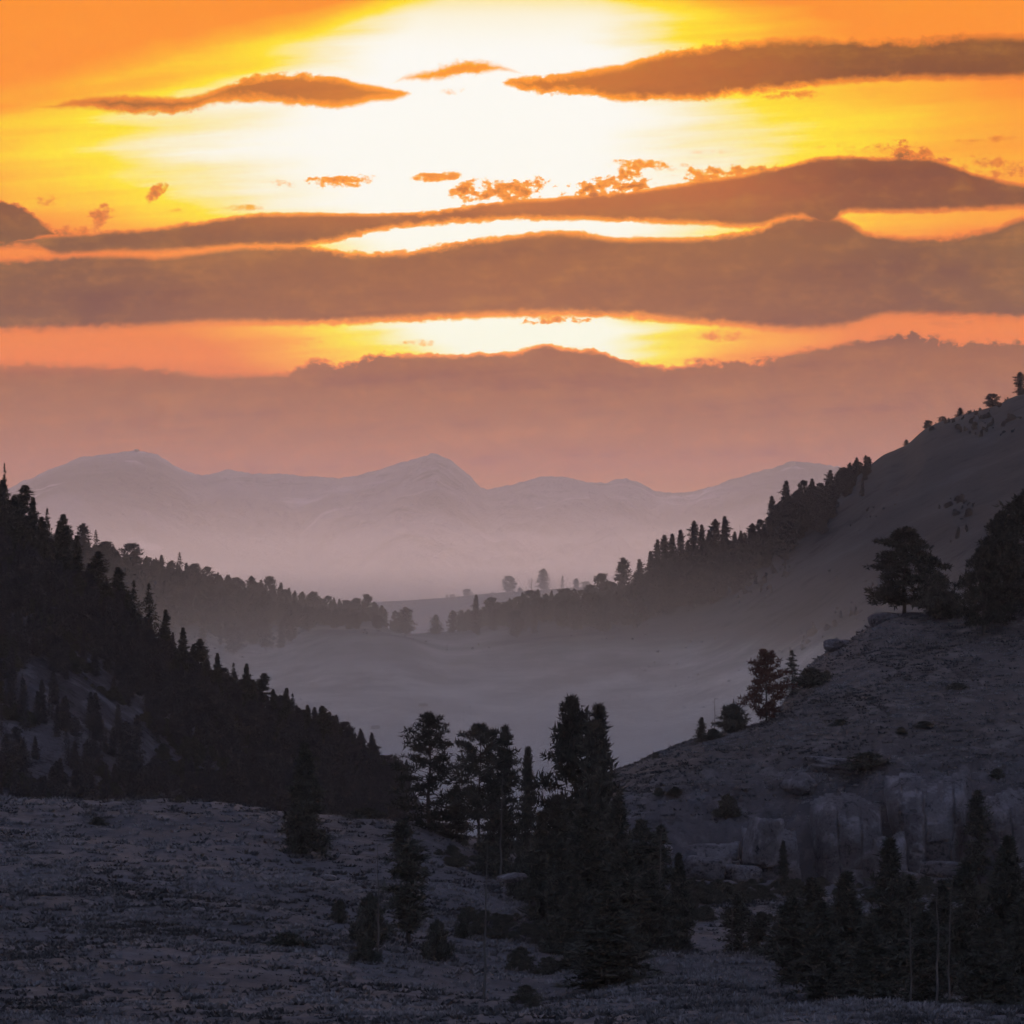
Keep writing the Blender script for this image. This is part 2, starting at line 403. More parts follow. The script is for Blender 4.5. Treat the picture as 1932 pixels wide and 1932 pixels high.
M_leafr = plain_mat('rusty_needle_foliage', (0.06, 0.03, 0.026), (0.115, 0.055, 0.045), 1.5, True)
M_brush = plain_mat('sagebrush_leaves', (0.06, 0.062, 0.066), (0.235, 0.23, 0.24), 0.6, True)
M_bark = plain_mat('dark_bark', (0.03, 0.027, 0.025), (0.08, 0.07, 0.065), 3.0)
M_pale = plain_mat('bleached_bark', (0.07, 0.066, 0.062), (0.14, 0.135, 0.13), 3.0)
M_hut = plain_mat('weathered_wood', (0.05, 0.04, 0.04), (0.1, 0.09, 0.08), 1.0)

# ---------------------------------------------------------------- terrain
XS = np.concatenate([np.linspace(-2600, -140, 50), np.arange(-100, 2040, 4.0), np.linspace(2080, 4500, 50)])
def row(D, pts):
    """ground height along the row at distance D, given (x, y) picture points"""
    x = np.array([p[0] for p in pts], float); y = np.array([p[1] for p in pts], float)
    return D, (HY - pchip(x, y, XS)) * K * D
def rowz(D, pts):
    x = np.array([p[0] for p in pts], float); y = np.array([p[1] for p in pts], float)
    return D, pchip(x, y, XS)
ROWS = [
 rowz(60, [(0,-24),(1932,-24)]),
 rowz(180, [(0,-24),(1932,-24)]),
 row(300, [(-300,1925),(0,1932),(500,1938),(966,1940),(1300,1934),(1500,1918),(1700,1912),(1932,1914),(2300,1910)]),
 row(325, [(-300,1890),(0,1895),(500,1905),(966,1915),(1300,1905),(1500,1925),(1700,1928),(1932,1930),(2300,1925)]),
 row(380, [(-300,1740),(0,1750),(500,1780),(800,1825),(1000,1860),(1180,1830),(1240,1806),(1400,1800),(1520,1825),(1600,1850),(1932,1860),(2300,1850)]),
 row(410, [(-300,1660),(0,1668),(500,1705),(800,1765),(1000,1800),(1200,1830),(1400,1835),(1600,1800),(1932,1800),(2300,1790)]),
 row(460, [(-300,1565),(0,1570),(400,1595),(700,1640),(850,1665),(1000,1710),(1150,1745),(1300,1745),(1932,1745),(2300,1740)]),
 row(500, [(-300,1490),(0,1498),(200,1506),(400,1516),(480,1525),(560,1542),(760,1552),(830,1570),(900,1592),(1000,1640),(1100,1685),(1300,1700),(1932,1705),(2300,1700)]),
 row(530, [(-300,1530),(0,1540),(400,1560),(600,1585),(760,1580),(880,1585),(1000,1605),(1080,1630),(1200,1668),(1300,1680),(1500,1685),(1932,1680),(2300,1680)]),
 row(546, [(-300,1570),(0,1580),(600,1640),(760,1640),(900,1610),(1000,1590),(1080,1590),(1160,1618),(1300,1650),(1400,1672),(1500,1678),(1700,1680),(1932,1676),(2300,1670)]),
 row(551, [(-300,1580),(0,1600),(600,1670),(760,1660),(900,1615),(1000,1580),(1080,1575),(1160,1592),(1300,1632),(1400,1655),(1500,1665),(1700,1668),(1932,1660),(2300,1650)]),
 row(556, [(-300,1600),(0,1620),(600,1700),(800,1690),(960,1620),(1040,1570),(1130,1545),(1200,1548),(1300,1560),(1400,1560),(1480,1560),(1540,1540),(1700,1530),(1932,1530),(2300,1520)]),
 row(575, [(-300,1640),(0,1660),(600,1740),(860,1740),(1000,1620),(1080,1545),(1140,1505),(1200,1490),(1300,1470),(1400,1455),(1500,1425),(1600,1412),(1700,1405),(1932,1400),(2300,1380)]),
 row(610, [(-300,1700),(0,1720),(600,1780),(900,1760),(1040,1620),(1100,1520),(1140,1468),(1200,1446),(1300,1405),(1400,1378),(1450,1362),(1480,1340),(1540,1300),(1650,1275),(1800,1262),(1932,1255),(2300,1230)]),
 row(650, [(-300,1740),(0,1760),(600,1800),(900,1800),(1100,1600),(1140,1520),(1250,1480),(1380,1430),(1450,1365),(1500,1290),(1545,1238),(1600,1208),(1640,1180),(1700,1158),(1800,1160),(1850,1145),(1932,1115),(2300,1040)]),
 row(690, [(-300,1600),(0,1640),(300,1700),(600,1800),(900,1850),(1200,1760),(1500,1600),(1932,1400),(2300,1300)]),
 row(740, [(-300,1330),(0,1400),(150,1440),(300,1520),(450,1600),(600,1640),(780,1680),(900,1780),(1200,1800),(1932,1700),(2300,1600)]),
 row(800, [(-300,1060),(0,1165),(100,1215),(250,1320),(400,1420),(500,1470),(600,1500),(700,1530),(790,1570),(900,1700),(1200,1760),(1932,1740),(2300,1700)]),
 row(850, [(-300,850),(0,1000),(80,1045),(160,1095),(230,1150),(300,1215),(350,1255),(420,1300),(500,1345),(560,1375),(640,1410),(700,1440),(770,1490),(820,1560),(900,1640),(1200,1720),(1932,1700),(2300,1650)]),
 row(920, [(-300,1000),(0,1150),(300,1400),(500,1520),(770,1600),(1000,1660),(1932,1640),(2300,1600)]),
 row(1050, [(-300,1500),(0,1560),(500,1640),(1000,1650),(1400,1640),(1932,1600),(2300,1560)]),
 row(1200, [(-300,1480),(0,1520),(500,1560),(900,1570),(1300,1560),(1600,1480),(1932,1380),(2300,1300)]),
 row(1350, [(-300,1380),(0,1420),(400,1450),(620,1470),(900,1475),(1200,1465),(1450,1390),(1600,1310),(1932,1180),(2300,1080)]),
 row(1500, [(-300,1220),(0,1270),(250,1330),(420,1345),(560,1330),(700,1325),(850,1335),(1000,1340),(1200,1325),(1400,1265),(1600,1140),(1932,960),(2300,820)]),
 row(1600, [(-300,1080),(0,1130),(200,1165),(350,1200),(480,1230),(560,1210),(620,1196),(700,1192),(760,1200),(850,1222),(1000,1205),(1150,1190),(1300,1180),(1450,1110),(1600,1010),(1750,920),(1932,840),(2300,700)]),
 row(1750, [(-300,830),(0,940),(150,1035),(250,1075),(400,1112),(520,1138),(620,1160),(700,1168),(760,1196),(870,1192),(1000,1158),(1100,1148),(1160,1135),(1240,1090),(1330,1050),(1440,1015),(1480,965),(1560,935),(1610,905),(1640,880),(1670,858),(1705,845),(1745,815),(1800,792),(1850,778),(1880,770),(1900,758),(1932,745),(2300,600)]),
 row(1950, [(-300,1000),(0,1080),(400,1200),(700,1230),(1000,1220),(1300,1180),(1600,1080),(1932,960),(2300,850)]),
 row(2250, [(-300,1150),(0,1180),(400,1210),(700,1200),(1000,1180),(1300,1180),(1600,1180),(1932,1150),(2300,1100)]),
 row(2700, [(-300,1180),(0,1190),(400,1185),(620,1150),(700,1137),(780,1132),(850,1127),(930,1119),(1010,1114),(1100,1108),(1300,1112),(1600,1130),(1932,1150),(2300,1150)]),
 row(3300, [(-300,1300),(1000,1290),(2300,1290)]),
 row(5000, [(-300,1230),(1000,1230),(2300,1230)]),
 row(8000, [(-300,1150),(500,1140),(1000,1150),(1500,1140),(2300,1140)]),
 row(11500, [(-300,1030),(0,1040),(200,1010),(330,1060),(500,1010),(640,1040),(760,990),(900,1040),(1080,1000),(1250,1030),(1450,990),(1700,1010),(2300,1000)]),
 row(14000, [(-300,960),(0,940),(120,890),(200,905),(300,930),(400,960),(560,965),(620,922),(700,900),(815,866),(870,905),(925,960),(1000,960),(1150,950),(1300,955),(1450,930),(1600,935),(1932,930),(2300,930)]),
 row(15500, [(-300,930),(0,912),(40,899),(130,865),(200,851),(255,844),(290,848),(340,874),(385,885),(430,876),(480,884),(560,886),(640,889),(700,880),(760,861),(815,850),(845,860),(880,886),(920,918),(960,909),(1010,898),(1060,893),(1130,902),(1180,892),(1205,898),(1245,917),(1310,913),(1400,889),(1460,872),(1500,863),(1560,873),(1650,884),(1800,900),(1932,890),(2300,900)]),
 row(17500, [(-300,1020),(1000,1020),(2300,1020)]),
]
RD = np.array([r[0] for r in ROWS], float)
RZ = np.stack([r[1] for r in ROWS])
def steps(a, b, n): return list(np.linspace(a, b, n, endpoint=False))
DS = np.array(steps(60, 280, 12) + steps(280, 530, 150) + steps(530, 580, 90) + steps(580, 660, 60) + steps(660, 860, 70)
              + steps(860, 1200, 24) + steps(1200, 1950, 100) + steps(1950, 2800, 34) + steps(2800, 8000, 26)
              + steps(8000, 15800, 120) + steps(15800, 17500, 8) + [17500.0])
XG, DG = np.meshgrid(XS, DS)
wx = (XG - 966) * K * DG
# the cliff band wanders nearer and farther so that it breaks into buttresses
ZG = pchip(RD, RZ, DS)
cl = np.exp(-((DG - 555) / 30.0) ** 2) * np.clip((XG - 1120) / 120, 0, 1)
off = (np.round(fbm(wx / 9.0, DG * 0, 3, 3) * 5) * 1.7 + fbm(wx / 2.5, DG * 0.02, 5, 3) * 2.0)
DW = DG - off * cl * 0.35
zi = np.empty_like(ZG)
for j in range(len(XS)):
    zi[:, j] = np.interp(DW[:, j], DS, ZG[:, j])
ZG = np.where(cl > 0.01, zi, ZG)
# relief
def bell(D, a, b, w): return 1 / (1 + np.exp(-(D - a) / w)) * 1 / (1 + np.exp((D - b) / w))
amp = 0.25 * bell(DG, 150, 900, 30)
ZG += amp * fbm(wx / 3.5, DG / 3.5, 21, 4) * 1.0
ZG += bell(DG, 200, 680, 30) * fbm(wx / 18.0, DG / 18.0, 31, 3) * 0.9
ZG += cl * np.round(fbm(wx / 4.0, DG / 3.0, 41, 4) * 4) * 0.45
ZG += bell(DG, 700, 860, 15) * fbm(wx / 22.0, DG / 22.0, 51, 5) * 2.5
ZG += bell(DG, 1100, 1900, 40) * fbm(wx / 60.0, DG / 60.0, 61, 5) * (1.0 + 2.2 * np.clip((ZG + 12) / 20, 0, 1))
ZG += bell(DG, 1300, 1760, 40) * np.clip((ZG + 5) / 20, 0, 1) * (ridged(wx / 30.0, DG / 70.0, 63, 4) - 0.9) * 1.6
mt = bell(DG, 8500, 14600, 500)
ZG += mt * (ridged(wx / 700.0 + fbm(wx / 1500.0, DG / 2500.0, 70, 3) * 1.5, DG / 5200.0, 71, 5) - 0.9) * 95
ZG += mt * (ridged(wx / 210.0 + fbm(wx / 700.0, DG / 900.0, 72, 3) * 1.2, DG / 1900.0, 73, 5) - 0.9) * 42
ZG += bell(DG, 14000, 17500, 400) * (fbm(wx / 260.0, DG / 500.0, 81, 5) * 9 + fbm(wx / 18.0, DG / 60.0, 83, 3) * 8 + fbm(wx / 90.0, DG / 200.0, 84, 3) * 8)

def ground_z(px, D):
    i = min(max(np.searchsorted(DS, D) - 1, 0), len(DS) - 2); j = min(max(np.searchsorted(XS, px) - 1, 0), len(XS) - 2)
    a = (D - DS[i]) / (DS[i+1] - DS[i]); b = (px - XS[j]) / (XS[j+1] - XS[j])
    return float((ZG[i, j] * (1-b) + ZG[i, j+1] * b) * (1-a) + (ZG[i+1, j] * (1-b) + ZG[i+1, j+1] * b) * a)
def ground_z_arr(px, D):
    i = np.clip(np.searchsorted(DS, D) - 1, 0, len(DS) - 2); j = np.clip(np.searchsorted(XS, px) - 1, 0, len(XS) - 2)
    a = (D - DS[i]) / (DS[i+1] - DS[i]); b = (px - XS[j]) / (XS[j+1] - XS[j])
    return (ZG[i, j] * (1-b) + ZG[i, j+1] * b) * (1-a) + (ZG[i+1, j] * (1-b) + ZG[i+1, j+1] * b) * a
def P(px, D, lift=0.0):
    return ((px - 966) * K * D, D, ground_z(px, D) + lift)

def sheet(name, D0, D1, mat, smooth=True):
    i0 = int(np.searchsorted(DS, D0 - 0.01)); i1 = int(np.searchsorted(DS, D1 - 0.01))
    V = np.stack([wx[i0:i1+1].ravel(), DG[i0:i1+1].ravel(), ZG[i0:i1+1].ravel()], 1)
    n = len(XS); r = i1 - i0
    a = (np.arange(r)[:, None] * n + np.arange(n - 1)[None]).ravel()
    F = np.stack([a, a + 1, a + 1 + n, a + n], 1)
    o = link(name, mesh_np(name, V, F, mat, smooth))
    o['kind'] = 'structure'
    return o
def snap(v): return float(DS[np.argmin(np.abs(DS - v))])
b1, b2, b3, b4 = snap(668), snap(930), snap(2820), snap(8000)
sheet('ground', DS[0], b1, M_fore)
sheet('hillside', b1, b2, M_slope)
sheet('valley', b2, b4, M_valley)
sheet('mountains', b4, DS[-1], M_far)

# ---------------------------------------------------------------- haze
def vol_box(name, lo, hi, dens, color, aniso, near_drop=0.0):
    m = bpy.data.materials.new(name + '_air'); m.use_nodes = True
    t = m.node_tree
    for n in list(t.nodes): t.nodes.remove(n)
    out = t.nodes.new('ShaderNodeOutputMaterial'); v = t.nodes.new('ShaderNodeVolumePrincipled')
    v.inputs['Density'].default_value = dens; v.inputs['Color'].default_value = (*color, 1); v.inputs['Anisotropy'].default_value = aniso
    t.links.new(v.outputs[0], out.inputs['Volume'])
    V = np.array([(x, y, z) for x in (lo[0], hi[0]) for y in (lo[1], hi[1]) for z in (lo[2], hi[2])])
    V[(V[:, 1] == lo[1]) & (V[:, 2] == hi[2]), 2] -= near_drop
    F = np.array([(0,1,3,2),(4,6,7,5),(0,4,5,1),(2,3,7,6),(0,2,6,4),(1,5,7,3)])
    o = link(name, mesh_np(name, V.astype(float), F, m)); o['kind'] = 'stuff'
    return o
ZMIN = float(ZG.min()) - 2.0
vol_box('haze', (-9000, -60, ZMIN - 1), (9000, BOX_END, BOX_TOP), SIGMA, (0.93, 0.92, 0.97), 0.6)
for i, (zt, dn) in enumerate(((60, 11e-5), (130, 4e-5), (300, 1.5e-5))):
    vol_box('mist', (-4000 - 40*i, 3050 + 300*i, ZMIN + 0.1*i - 0.9), (4000 + 40*i, 14200 - 120*i, zt), dn, (0.93, 0.92, 0.97), 0.7)
MZ = [38 - 5.0 * i for i in range(12)]
MC = [7.5e-5 * math.exp((38 - z) / 10.0) for z in MZ]
for i, zt in enumerate(MZ):      # valley mist, thicker the lower it lies
    vol_box('mist', (-700 - 9*i, 864 + 9*i, ZMIN + 0.1*i - 0.8), (760 + 9*i, 2600 - 30*i, zt), MC[i] - (MC[i-1] if i else 0.0), (0.86, 0.94, 0.98), 0.66, 36.0)

# ---------------------------------------------------------------- trees
def cones(A, B, ra, rb, k):
    """tapered k-sided rods from points A to points B"""
    A = np.asarray(A, float); B = np.asarray(B, float); n = len(A)
    ra = np.broadcast_to(ra, n); rb = np.broadcast_to(rb, n)
    d_ = B - A; d_ /= np.linalg.norm(d_, axis=1, keepdims=True) + 1e-9
    ref = np.where(np.abs(d_[:, 2:3]) > 0.8, np.array([[1.0, 0, 0]]), np.array([[0, 0, 1.0]]))
    u = np.cross(d_, ref); u /= np.linalg.norm(u, axis=1, keepdims=True) + 1e-9
    w = np.cross(d_, u)
    th = np.arange(k) * 2 * np.pi / k
    ring = u[:, None] * np.cos(th)[None, :, None] + w[:, None] * np.sin(th)[None, :, None]
    V = np.concatenate([A[:, None] + ring * ra[:, None, None], B[:, None] + ring * rb[:, None, None]], 1).reshape(-1, 3)
    base = np.arange(n)[:, None] * 2 * k; q = np.arange(k)[None]
    F = np.stack([base + q, base + (q + 1) % k, base + k + (q + 1) % k, base + k + q], 2).reshape(-1, 4)
    return V, F

def merge(parts):
    V = []; F = []; o = 0
    for v, f in parts:
        V.append(v); F.append(f + o); o += len(v)
    return np.concatenate(V), np.concatenate(F)

def tufts(r, cen, rad, n, size, up, flat=0.6, slim=0.17):
    """needle sprays: narrow triangles fanned round clump centres"""
    m = len(cen)
    idx = np.repeat(np.arange(m), n)
    p = r.normal(size=(len(idx), 3)); p /= np.linalg.norm(p, axis=1, keepdims=True)
    out = p.copy()
    p *= (r.random((len(idx), 1)) ** 0.5) * rad[idx][:, None]
    p[:, 2] *= flat
    c0 = cen[idx] + p
    d_ = out + r.normal(size=out.shape) * 0.5; d_[:, 2] += up; d_ /= np.linalg.norm(d_, axis=1, keepdims=True)
    s = r.normal(size=out.shape); s -= (s * d_).sum(1, keepdims=True) * d_; s /= np.linalg.norm(s, axis=1, keepdims=True)
    L = 1.15 * size * (0.6 + 0.8 * r.random((len(idx), 1))) * (rad[idx][:, None] / rad.mean()) ** 0.7
    w = L * slim
    V = np.stack([c0 - s * w, c0 + s * w, c0 + d_ * L + s * w * 0.12, c0 + d_ * L - s * w * 0.12], 1).reshape(-1, 3)
    F = np.arange(len(V)).reshape(-1, 4)
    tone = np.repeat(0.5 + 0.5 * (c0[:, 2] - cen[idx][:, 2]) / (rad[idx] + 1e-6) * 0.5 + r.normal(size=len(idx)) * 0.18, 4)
    return V, F, tone

# crown profiles: relative width at relative height
PROF = {
 'spire':  ([0, .08, .3, .6, .85, 1], [.55, 1, .85, .52, .22, .02]),
 'cone':   ([0, .1, .35, .65, .9, 1], [.6, 1, .82, .5, .2, .03]),
 'pine':   ([0, .12, .35, .6, .82, .94, 1], [.45, .88, 1, .80, .50, .25, .05]),
 'round':  ([0, .15, .45, .7, .88, .96, 1], [.5, .9, 1, .80, .48, .26, .06]),
 'column': ([0, .15, .45, .75, .92, 1], [.6, .95, 1, .66, .3, .05]),
 'dome':   ([0, .2, .5, .7, .85, .95, 1], [.7, 1, .86, .64, .42, .2, .03]),
 'shrub':  ([0, .2, .5, .8, 1], [.95, 1, .8, .45, .1]),
}
def make_tree(name, seed, prof, hw, h0, nb, per, n_t, size, crad, rise=0.0, droop=0.0, end_clumps=False, gap=0.0, wood_k=3, leaf=None, bark=None, trunk_r=0.012, lean=0.02, tipbare=0.0, dome=0.12):
    """unit-height tree (height 1, half width hw): returns trunk mesh (with limbs) and crown mesh"""
    r = np.random.default_rng(seed)
    leaf = leaf or M_leaf; bark = bark or M_bark
    ns = 8
    zt = np.linspace(0, 1, ns)
    ax = np.stack([np.cumsum(r.normal(size=ns)) * lean * 0.35, np.cumsum(r.normal(size=ns)) * lean * 0.35, zt], 1); ax[:, :2] -= ax[0, :2]
    rr = trunk_r * (1 - 0.93 * zt)
    parts = [cones(ax[:-1], ax[1:], rr[:-1], rr[1:], 6)]
    t = np.sort(r.random(nb)); t = 0.35 * t + 0.65 * (np.arange(nb) + 0.5) / nb
    px_, pw = PROF[prof]
    reach = np.interp(t, px_, pw) * hw * (0.5 + 0.7 * r.random(nb) ** 0.8)
    azi = np.cumsum(2.4 + r.normal(size=nb) * 0.5)
    lob = 1 + 0.22 * np.sin(azi * 1 + r.random() * 6) * np.sin(t * 9 + r.random() * 6)
    reach *= lob
    keep = r.random(nb) >= gap * (1 - t * 0.5)
    t, reach, azi = t[keep], reach[keep], azi[keep]; nb = len(t)
    zb = h0 + t * (1 - h0) * 0.985
    org = np.stack([np.interp(zb, zt, ax[:, 0]), np.interp(zb, zt, ax[:, 1]), zb], 1)
    dirs = np.stack([np.cos(azi), np.sin(azi), np.full(nb, rise) + (t - 0.3) * 0.7 * (1 if rise >= 0 else 0.5) + r.normal(size=nb) * 0.12], 1)
    tip = org + dirs * reach[:, None]
    tip[:, 2] -= droop * reach
    tip[:, 2] = np.minimum(tip[:, 2], 1.0 - dome * (reach / hw) ** 2 - 0.10 * r.random(nb) * (dome > 0.2))
    mid = (org + tip) / 2; mid[:, 2] += reach * 0.06
    parts += [cones(org, mid, 0.22 * trunk_r * (1.25 - t), 0.13 * trunk_r * (1.25 - t), wood_k), cones(mid, tip, 0.13 * trunk_r * (1.25 - t), 0.0006, wood_k)]
    cs = []; rs = []
    for q in range(per):
        f = (0.35 + 0.65 * (q + 0.6) / per) if end_clumps else (0.12 + 0.88 * (q + 0.5) / per)
        f = f + r.normal(size=nb) * 0.04
        c_ = org * (1 - f)[:, None] + tip * f[:, None]
        c_[:, 2] += reach * 0.06 * 4 * f * (1 - f)
        side = np.stack([-np.sin(azi), np.cos(azi), np.zeros(nb)], 1) * (r.normal(size=nb) * 0.16 * reach * f)[:, None]
        cs.append(c_ + side)
        rs.append(crad * (0.55 + 0.65 * r.random(nb)) * np.interp(t, [0, .8, 1], [1, .75, .45]))
    # leader
    nl = max(2, per // 2)
    zl = 1 - np.linspace(0.0, 0.09, nl)
    if tipbare == 0:
        cs.append(np.stack([np.interp(zl, zt, ax[:, 0]), np.interp(zl, zt, ax[:, 1]), zl - 0.012], 1)); rs.append(np.full(nl, crad * 0.3))
    cen = np.concatenate(cs); rad = np.concatenate(rs)
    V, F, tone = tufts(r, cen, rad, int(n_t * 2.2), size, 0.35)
    Vt, Ft = merge(parts)
    return mesh_np(name + '_trunk', Vt, Ft, bark, True), mesh_np(name + '_crown', V, F, leaf, False, tone)

def snag(name, seed, nb, bl, bark, trunk_r=0.011, spread=0.9):
    """dead tree: bleached trunk and bare limbs"""
    r = np.random.default_rng(seed)
    ns = 9; zt = np.linspace(0, 1, ns)
    ax = np.stack([np.cumsum(r.normal(size=ns)) * 0.008, np.cumsum(r.normal(size=ns)) * 0.008, zt], 1); ax[:, :2] -= ax[0, :2]
    rr = trunk_r * (1 - 0.85 * zt)
    trunk = cones(ax[:-1], ax[1:], rr[:-1], rr[1:], 6)
    t = 0.25 + 0.73 * np.sort(r.random(nb)); a = r.random(nb) * 6.28
    org = np.stack([np.interp(t, zt, ax[:, 0]), np.interp(t, zt, ax[:, 1]), t], 1)
    L = bl * (1.15 - t) * (0.4 + r.random(nb))
    tip = org + np.stack([np.cos(a), np.sin(a), r.normal(size=nb) * 0.3 + spread * 0.35], 1) * L[:, None]
    parts = [cones(org, tip, trunk_r * 0.2, 0.0007, 3)]
    for q in range(3):
        f = 0.4 + 0.5 * r.random(nb); o2 = org * (1 - f)[:, None] + tip * f[:, None]
        a2 = a + r.normal(size=nb) * 1.0
        parts.append(cones(o2, o2 + np.stack([np.cos(a2), np.sin(a2), r.random(nb) * 0.8], 1) * (L * 0.4)[:, None], trunk_r * 0.09, 0.0005, 3))
    lv, lf = merge(parts)
    return mesh_np(name + '_trunk', *trunk, bark, True), mesh_np(name + '_limbs', lv, lf, bark, True)

# prototypes: detailed (near)
HW = {}
def proto(key, hw, **kw):
    HW[key] = hw
    return make_tree(key, hw=hw, **kw)
PR = {
 'spruce':   proto('spruce', 0.20, seed=1, prof='spire', h0=0.05, gap=0.25, nb=140, per=7, n_t=7, size=0.030, crad=0.026, rise=-0.15, droop=0.12),
 'fir':      proto('fir', 0.17, seed=2, prof='cone', h0=0.08, gap=0.3, nb=135, per=6, n_t=6, size=0.028, crad=0.026, rise=0.02, droop=0.05),
 'slimfir':  proto('slimfir', 0.12, seed=3, prof='column', h0=0.16, gap=0.3, nb=105, per=5, n_t=6, size=0.028, crad=0.024, rise=0.05),
 'pine':     proto('pine', 0.33, seed=4, leaf=M_leafd, prof='pine', h0=0.16, nb=90, per=7, n_t=12, size=0.030, crad=0.040, rise=-0.02, end_clumps=True, gap=0.1, trunk_r=0.018),
 'openpine': proto('openpine', 0.28, seed=5, prof='pine', h0=0.05, nb=105, per=5, n_t=8, size=0.026, crad=0.036, rise=0.12, end_clumps=True, gap=0.10, leaf=M_leafd, trunk_r=0.016),
 'bigpine':  proto('bigpine', 0.27, seed=6, leaf=M_leafd, prof='dome', h0=0.06, nb=120, per=6, n_t=9, size=0.028, crad=0.046, rise=-0.05, gap=0.12, end_clumps=True, trunk_r=0.017),
 'roundtop': proto('roundtop', 0.22, seed=7, prof='round', h0=0.30, nb=70, per=5, n_t=10, size=0.028, crad=0.032, rise=0.25, end_clumps=True, gap=0.1, trunk_r=0.013),
 'wispy':    proto('wispy', 0.20, seed=8, prof='spire', h0=0.10, nb=80, per=5, n_t=3, size=0.026, crad=0.018, rise=-0.25, droop=0.15, trunk_r=0.010),
 'shrub':    proto('shrub', 0.62, seed=9, prof='shrub', h0=0.04, nb=75, per=6, n_t=8, size=0.08, crad=0.08, rise=0.45, trunk_r=0.03, dome=0.55, gap=0.15),
 'redpine':  proto('redpine', 0.36, seed=10, prof='pine', h0=0.08, nb=80, per=6, n_t=9, size=0.034, crad=0.042, rise=0.25, end_clumps=True, gap=0.12, leaf=M_leafr, trunk_r=0.016),
}
HW['lowshrub'] = 0.62
# prototypes: lighter (far)
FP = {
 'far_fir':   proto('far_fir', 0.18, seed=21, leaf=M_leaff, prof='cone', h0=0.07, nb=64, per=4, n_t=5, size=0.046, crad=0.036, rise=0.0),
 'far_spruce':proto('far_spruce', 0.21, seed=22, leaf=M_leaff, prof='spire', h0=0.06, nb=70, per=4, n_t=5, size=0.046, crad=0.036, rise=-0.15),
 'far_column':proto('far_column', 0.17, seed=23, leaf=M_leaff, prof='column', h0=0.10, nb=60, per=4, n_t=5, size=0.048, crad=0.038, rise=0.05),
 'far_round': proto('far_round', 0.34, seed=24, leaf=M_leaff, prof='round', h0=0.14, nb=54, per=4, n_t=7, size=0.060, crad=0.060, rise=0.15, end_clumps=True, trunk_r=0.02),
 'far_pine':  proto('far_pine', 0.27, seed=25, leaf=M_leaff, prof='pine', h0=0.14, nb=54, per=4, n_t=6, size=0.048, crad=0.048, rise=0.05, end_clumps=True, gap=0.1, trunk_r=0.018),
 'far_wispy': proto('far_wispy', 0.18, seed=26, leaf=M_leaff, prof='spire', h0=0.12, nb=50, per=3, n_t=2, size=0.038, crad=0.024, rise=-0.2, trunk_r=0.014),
}
PR.update(FP)
SN = {
 'snag_a': snag('snag_a', 31, 16, 0.13, M_pale, 0.010), 'snag_b': snag('snag_b', 32, 26, 0.22, M_pale, 0.012),
 'snag_c': snag('snag_c', 33, 40, 0.30, M_bark, 0.016, 1.6), 'twisted': snag('twisted', 34, 30, 0.42, M_bark, 0.035, 1.4),
}
NAME = {'spruce':'spruce_tree','fir':'fir_tree','slimfir':'fir_tree','pine':'pine_tree','openpine':'pine_tree','bigpine':'pine_tree','roundtop':'pine_tree','wispy':'sparse_conifer',
        'shrub':'shrub','redpine':'rusty_pine_tree','far_fir':'fir_tree','far_spruce':'spruce_tree','far_column':'fir_tree','far_round':'pine_tree','far_pine':'pine_tree','far_wispy':'sparse_conifer',
        'snag_a':'dead_tree','snag_b':'dead_tree','snag_c':'bare_tree','twisted':'dead_tree'}
CAT = {'shrub':'shrub','snag_a':'dead tree','snag_b':'dead tree','snag_c':'bare tree','twisted':'dead tree'}

def tree(kind, px, D, H, half_w, label, group=None, rot=None, tilt=0.0, sink=0.25):
    """half_w: half width of the crown in metres (None: as the kind has it)"""
    root = bpy.data.objects.new(NAME[kind], None)
    C.objects.link(root)
    x, y, z = P(px, D)
    root.location = (x, y, z - sink)
    root.empty_display_size = 0.5
    root.rotation_euler = (0, tilt, random.random() * 6.28 if rot is None else rot)
    sw = H if half_w is None else half_w / HW.get(kind, 0.2)
    root.scale = (sw, sw, H)
    a, b = PR[kind] if kind in PR else SN[kind]
    link('trunk', a, root); cr = link('crown' if kind in PR else 'limbs', b, root)
    if kind in SN: cr['kind'] = 'stuff'
    return tag(root, label, CAT.get(kind, 'tree'), group)

def tree_px(kind, px, ytip, D, wpx, label, group=None, ybase=None, **kw):
    """tree whose top shows at picture height ytip; wpx its full crown width there"""
    if ybase is not None:      # find how far up the slope its foot stands
        best = min((abs(HY - ground_z(px, q) / (K * q) - ybase), q) for q in np.arange(D - 30, D + 31, 2.0))
        D = float(best[1])
    z = ground_z(px, D)
    H = (HY - ytip) * K * D - z
    if H < 0.6: H = 0.6
    hw = None if wpx is None else wpx * 0.5 * K * D
    return tree(kind, px, D, H + 0.25, hw, label, group, **kw)

